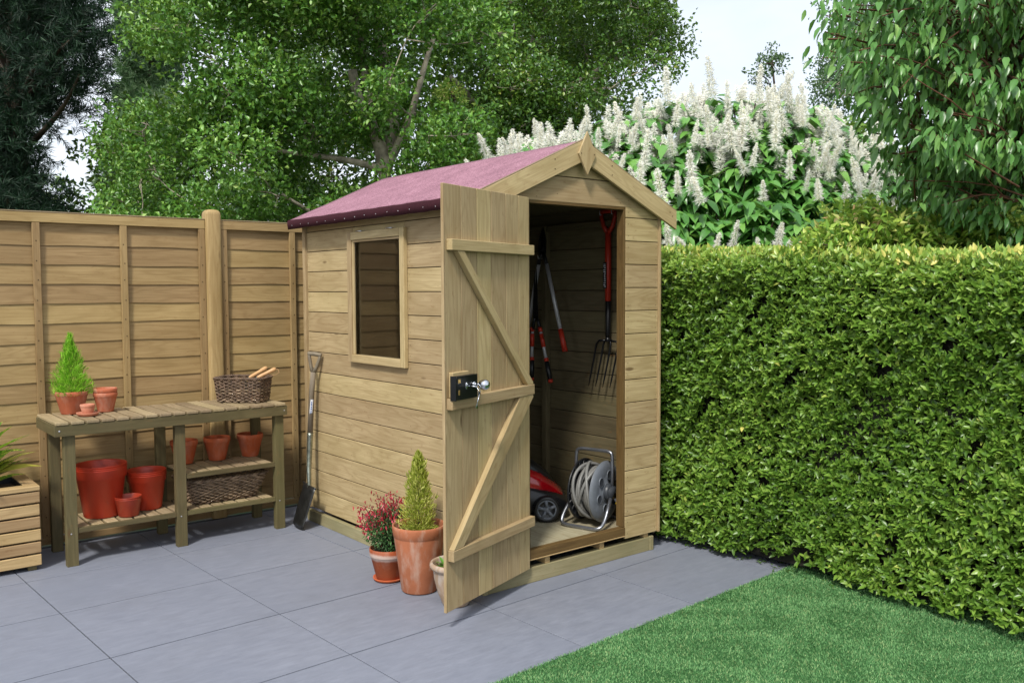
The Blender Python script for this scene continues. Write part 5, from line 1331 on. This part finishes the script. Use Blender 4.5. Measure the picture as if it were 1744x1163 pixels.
# drooping dogwood at the right
dg = thing('dogwood_tree', tuple(ground(1790, 4.9)), 'tree with long drooping pointed green leaves hanging over the hedge at the far right', 'tree')
b = MB(W['barkr']); base = ground(1790, 4.9); tt = at(1790, 120, 4.9); tt.x, tt.y = base.x, base.y
tp_ = limb(b, base, tt, .07, .035, wig=.03, n_=10, seg=9)
rowsd = [(-120, 1460, 1900), (-30, 1430, 1900), (30, 1405, 1900), (90, 1390, 1900), (150, 1425, 1900), (200, 1480, 1900), (260, 1495, 1900), (330, 1530, 1900), (410, 1600, 1900)]
Pl, Dl, Nl, Hl = [], [], [], []; random.seed(21)
for k_ in range(620):
    v = random.uniform(-120, 410)
    for a, c in zip(rowsd, rowsd[1:]):
        if a[0] <= v <= c[0]: lo_ = a[1]+(c[1]-a[1])*(v-a[0])/(c[0]-a[0])
    u = lo_+(1900-lo_)*random.random()**1.1; dp = random.uniform(3.7, 5.2)+(.4 if v > 250 else 0); c = at(u, v, dp)
    s0 = min(tp_[5:], key=lambda q: abs(q.z-c.z+.3))
    inner = s0.lerp(c, .65)
    if k_ % 5 == 0: pts = limb(b, s0, c, .016, .004, sag=.08, wig=.05, n_=7, seg=6)
    else: pts = limb(b, inner+Vector((random.gauss(0, .12), random.gauss(0, .12), random.gauss(0, .1))), c, .005, .0025, sag=.06, wig=.06, n_=5, seg=4)
    dv = (c-inner).normalized()
    for q in range(23):
        t_ = random.uniform(-.36, .05); pp = c+dv*t_+Vector((random.gauss(0, .035), random.gauss(0, .035), random.gauss(0, .03)))
        a = random.uniform(0, 6.28); dd_ = Vector((math.cos(a)*.5+dv.x*.3, math.sin(a)*.5+dv.y*.3, -.25-random.random()*.9))
        Pl.append(tuple(pp)); Dl.append(tuple(dd_)); Nl.append((math.cos(a)+random.gauss(-.35, .3), math.sin(a)+random.gauss(-.45, .3), .7)); Hl.append(min(1, max(0, random.betavariate(2.4, 2.6))))
n = len(Pl); ll = rng.uniform(.045, .082, n)
leafmesh('crown', W['dog'], np.array(Pl), np.array(Dl), np.array(Nl), ll, ll*rng.uniform(.36, .46, n), dg, True, .40, .28, np.array(Hl))
b.build('trunk', dg)

# low variegated shrub just above the hedge
C_, R_ = region([(378, 1400, 1850), (410, 1360, 1850), (440, 1340, 1850)], 120, 4.3, 5.2, .09, .17)
tree('variegated_shrub', 'low yellow-green variegated shrub showing just above the hedge at the right', 'shrub', ground(1600, 5.8), at(1600, 470, 5.8), C_, R_, 170, W['yel'], W['barkd'], .035, .06, .42, .025)
C_, R_ = region([(60, 1560, 2000), (250, 1540, 2000), (420, 1480, 2000)], 60, 6.6, 8.2, .35, .55)
tree('laurel_shrub', 'mid green bush filling the gaps behind the drooping dogwood', 'shrub', ground(1760, 7.4), at(1760, 250, 7.4), C_, R_, 420, W['birch'], W['barkd'], .05, .08, .5, .06)
C_, R_ = region([(250, 1130, 1560), (330, 1080, 1600), (470, 1060, 1640)], 46, 8.0, 9.2, .30, .5)
tree('evergreen_shrub', 'dark shrub closing the gaps low behind the white flowering shrub', 'shrub', ground(1300, 8.6), at(1300, 330, 8.6), C_, R_, 380, W['birch2'], W['barkd'], .06, .09, .5, .05)
# small seedlings of green sprouting between shed and birch: yellowish bush
C_, R_ = region([(150, 740, 790), (190, 730, 830), (300, 730, 850)], 16, 8.0, 8.5, .12, .22)
tree('golden_shrub', 'yellow-green bush glimpsed under the broadleaf tree just above the pink roof', 'shrub', ground(775, 8.3), at(775, 300, 8.3), C_, R_, 220, W['yel'], W['barkd'], .03, .045, .5, .03)
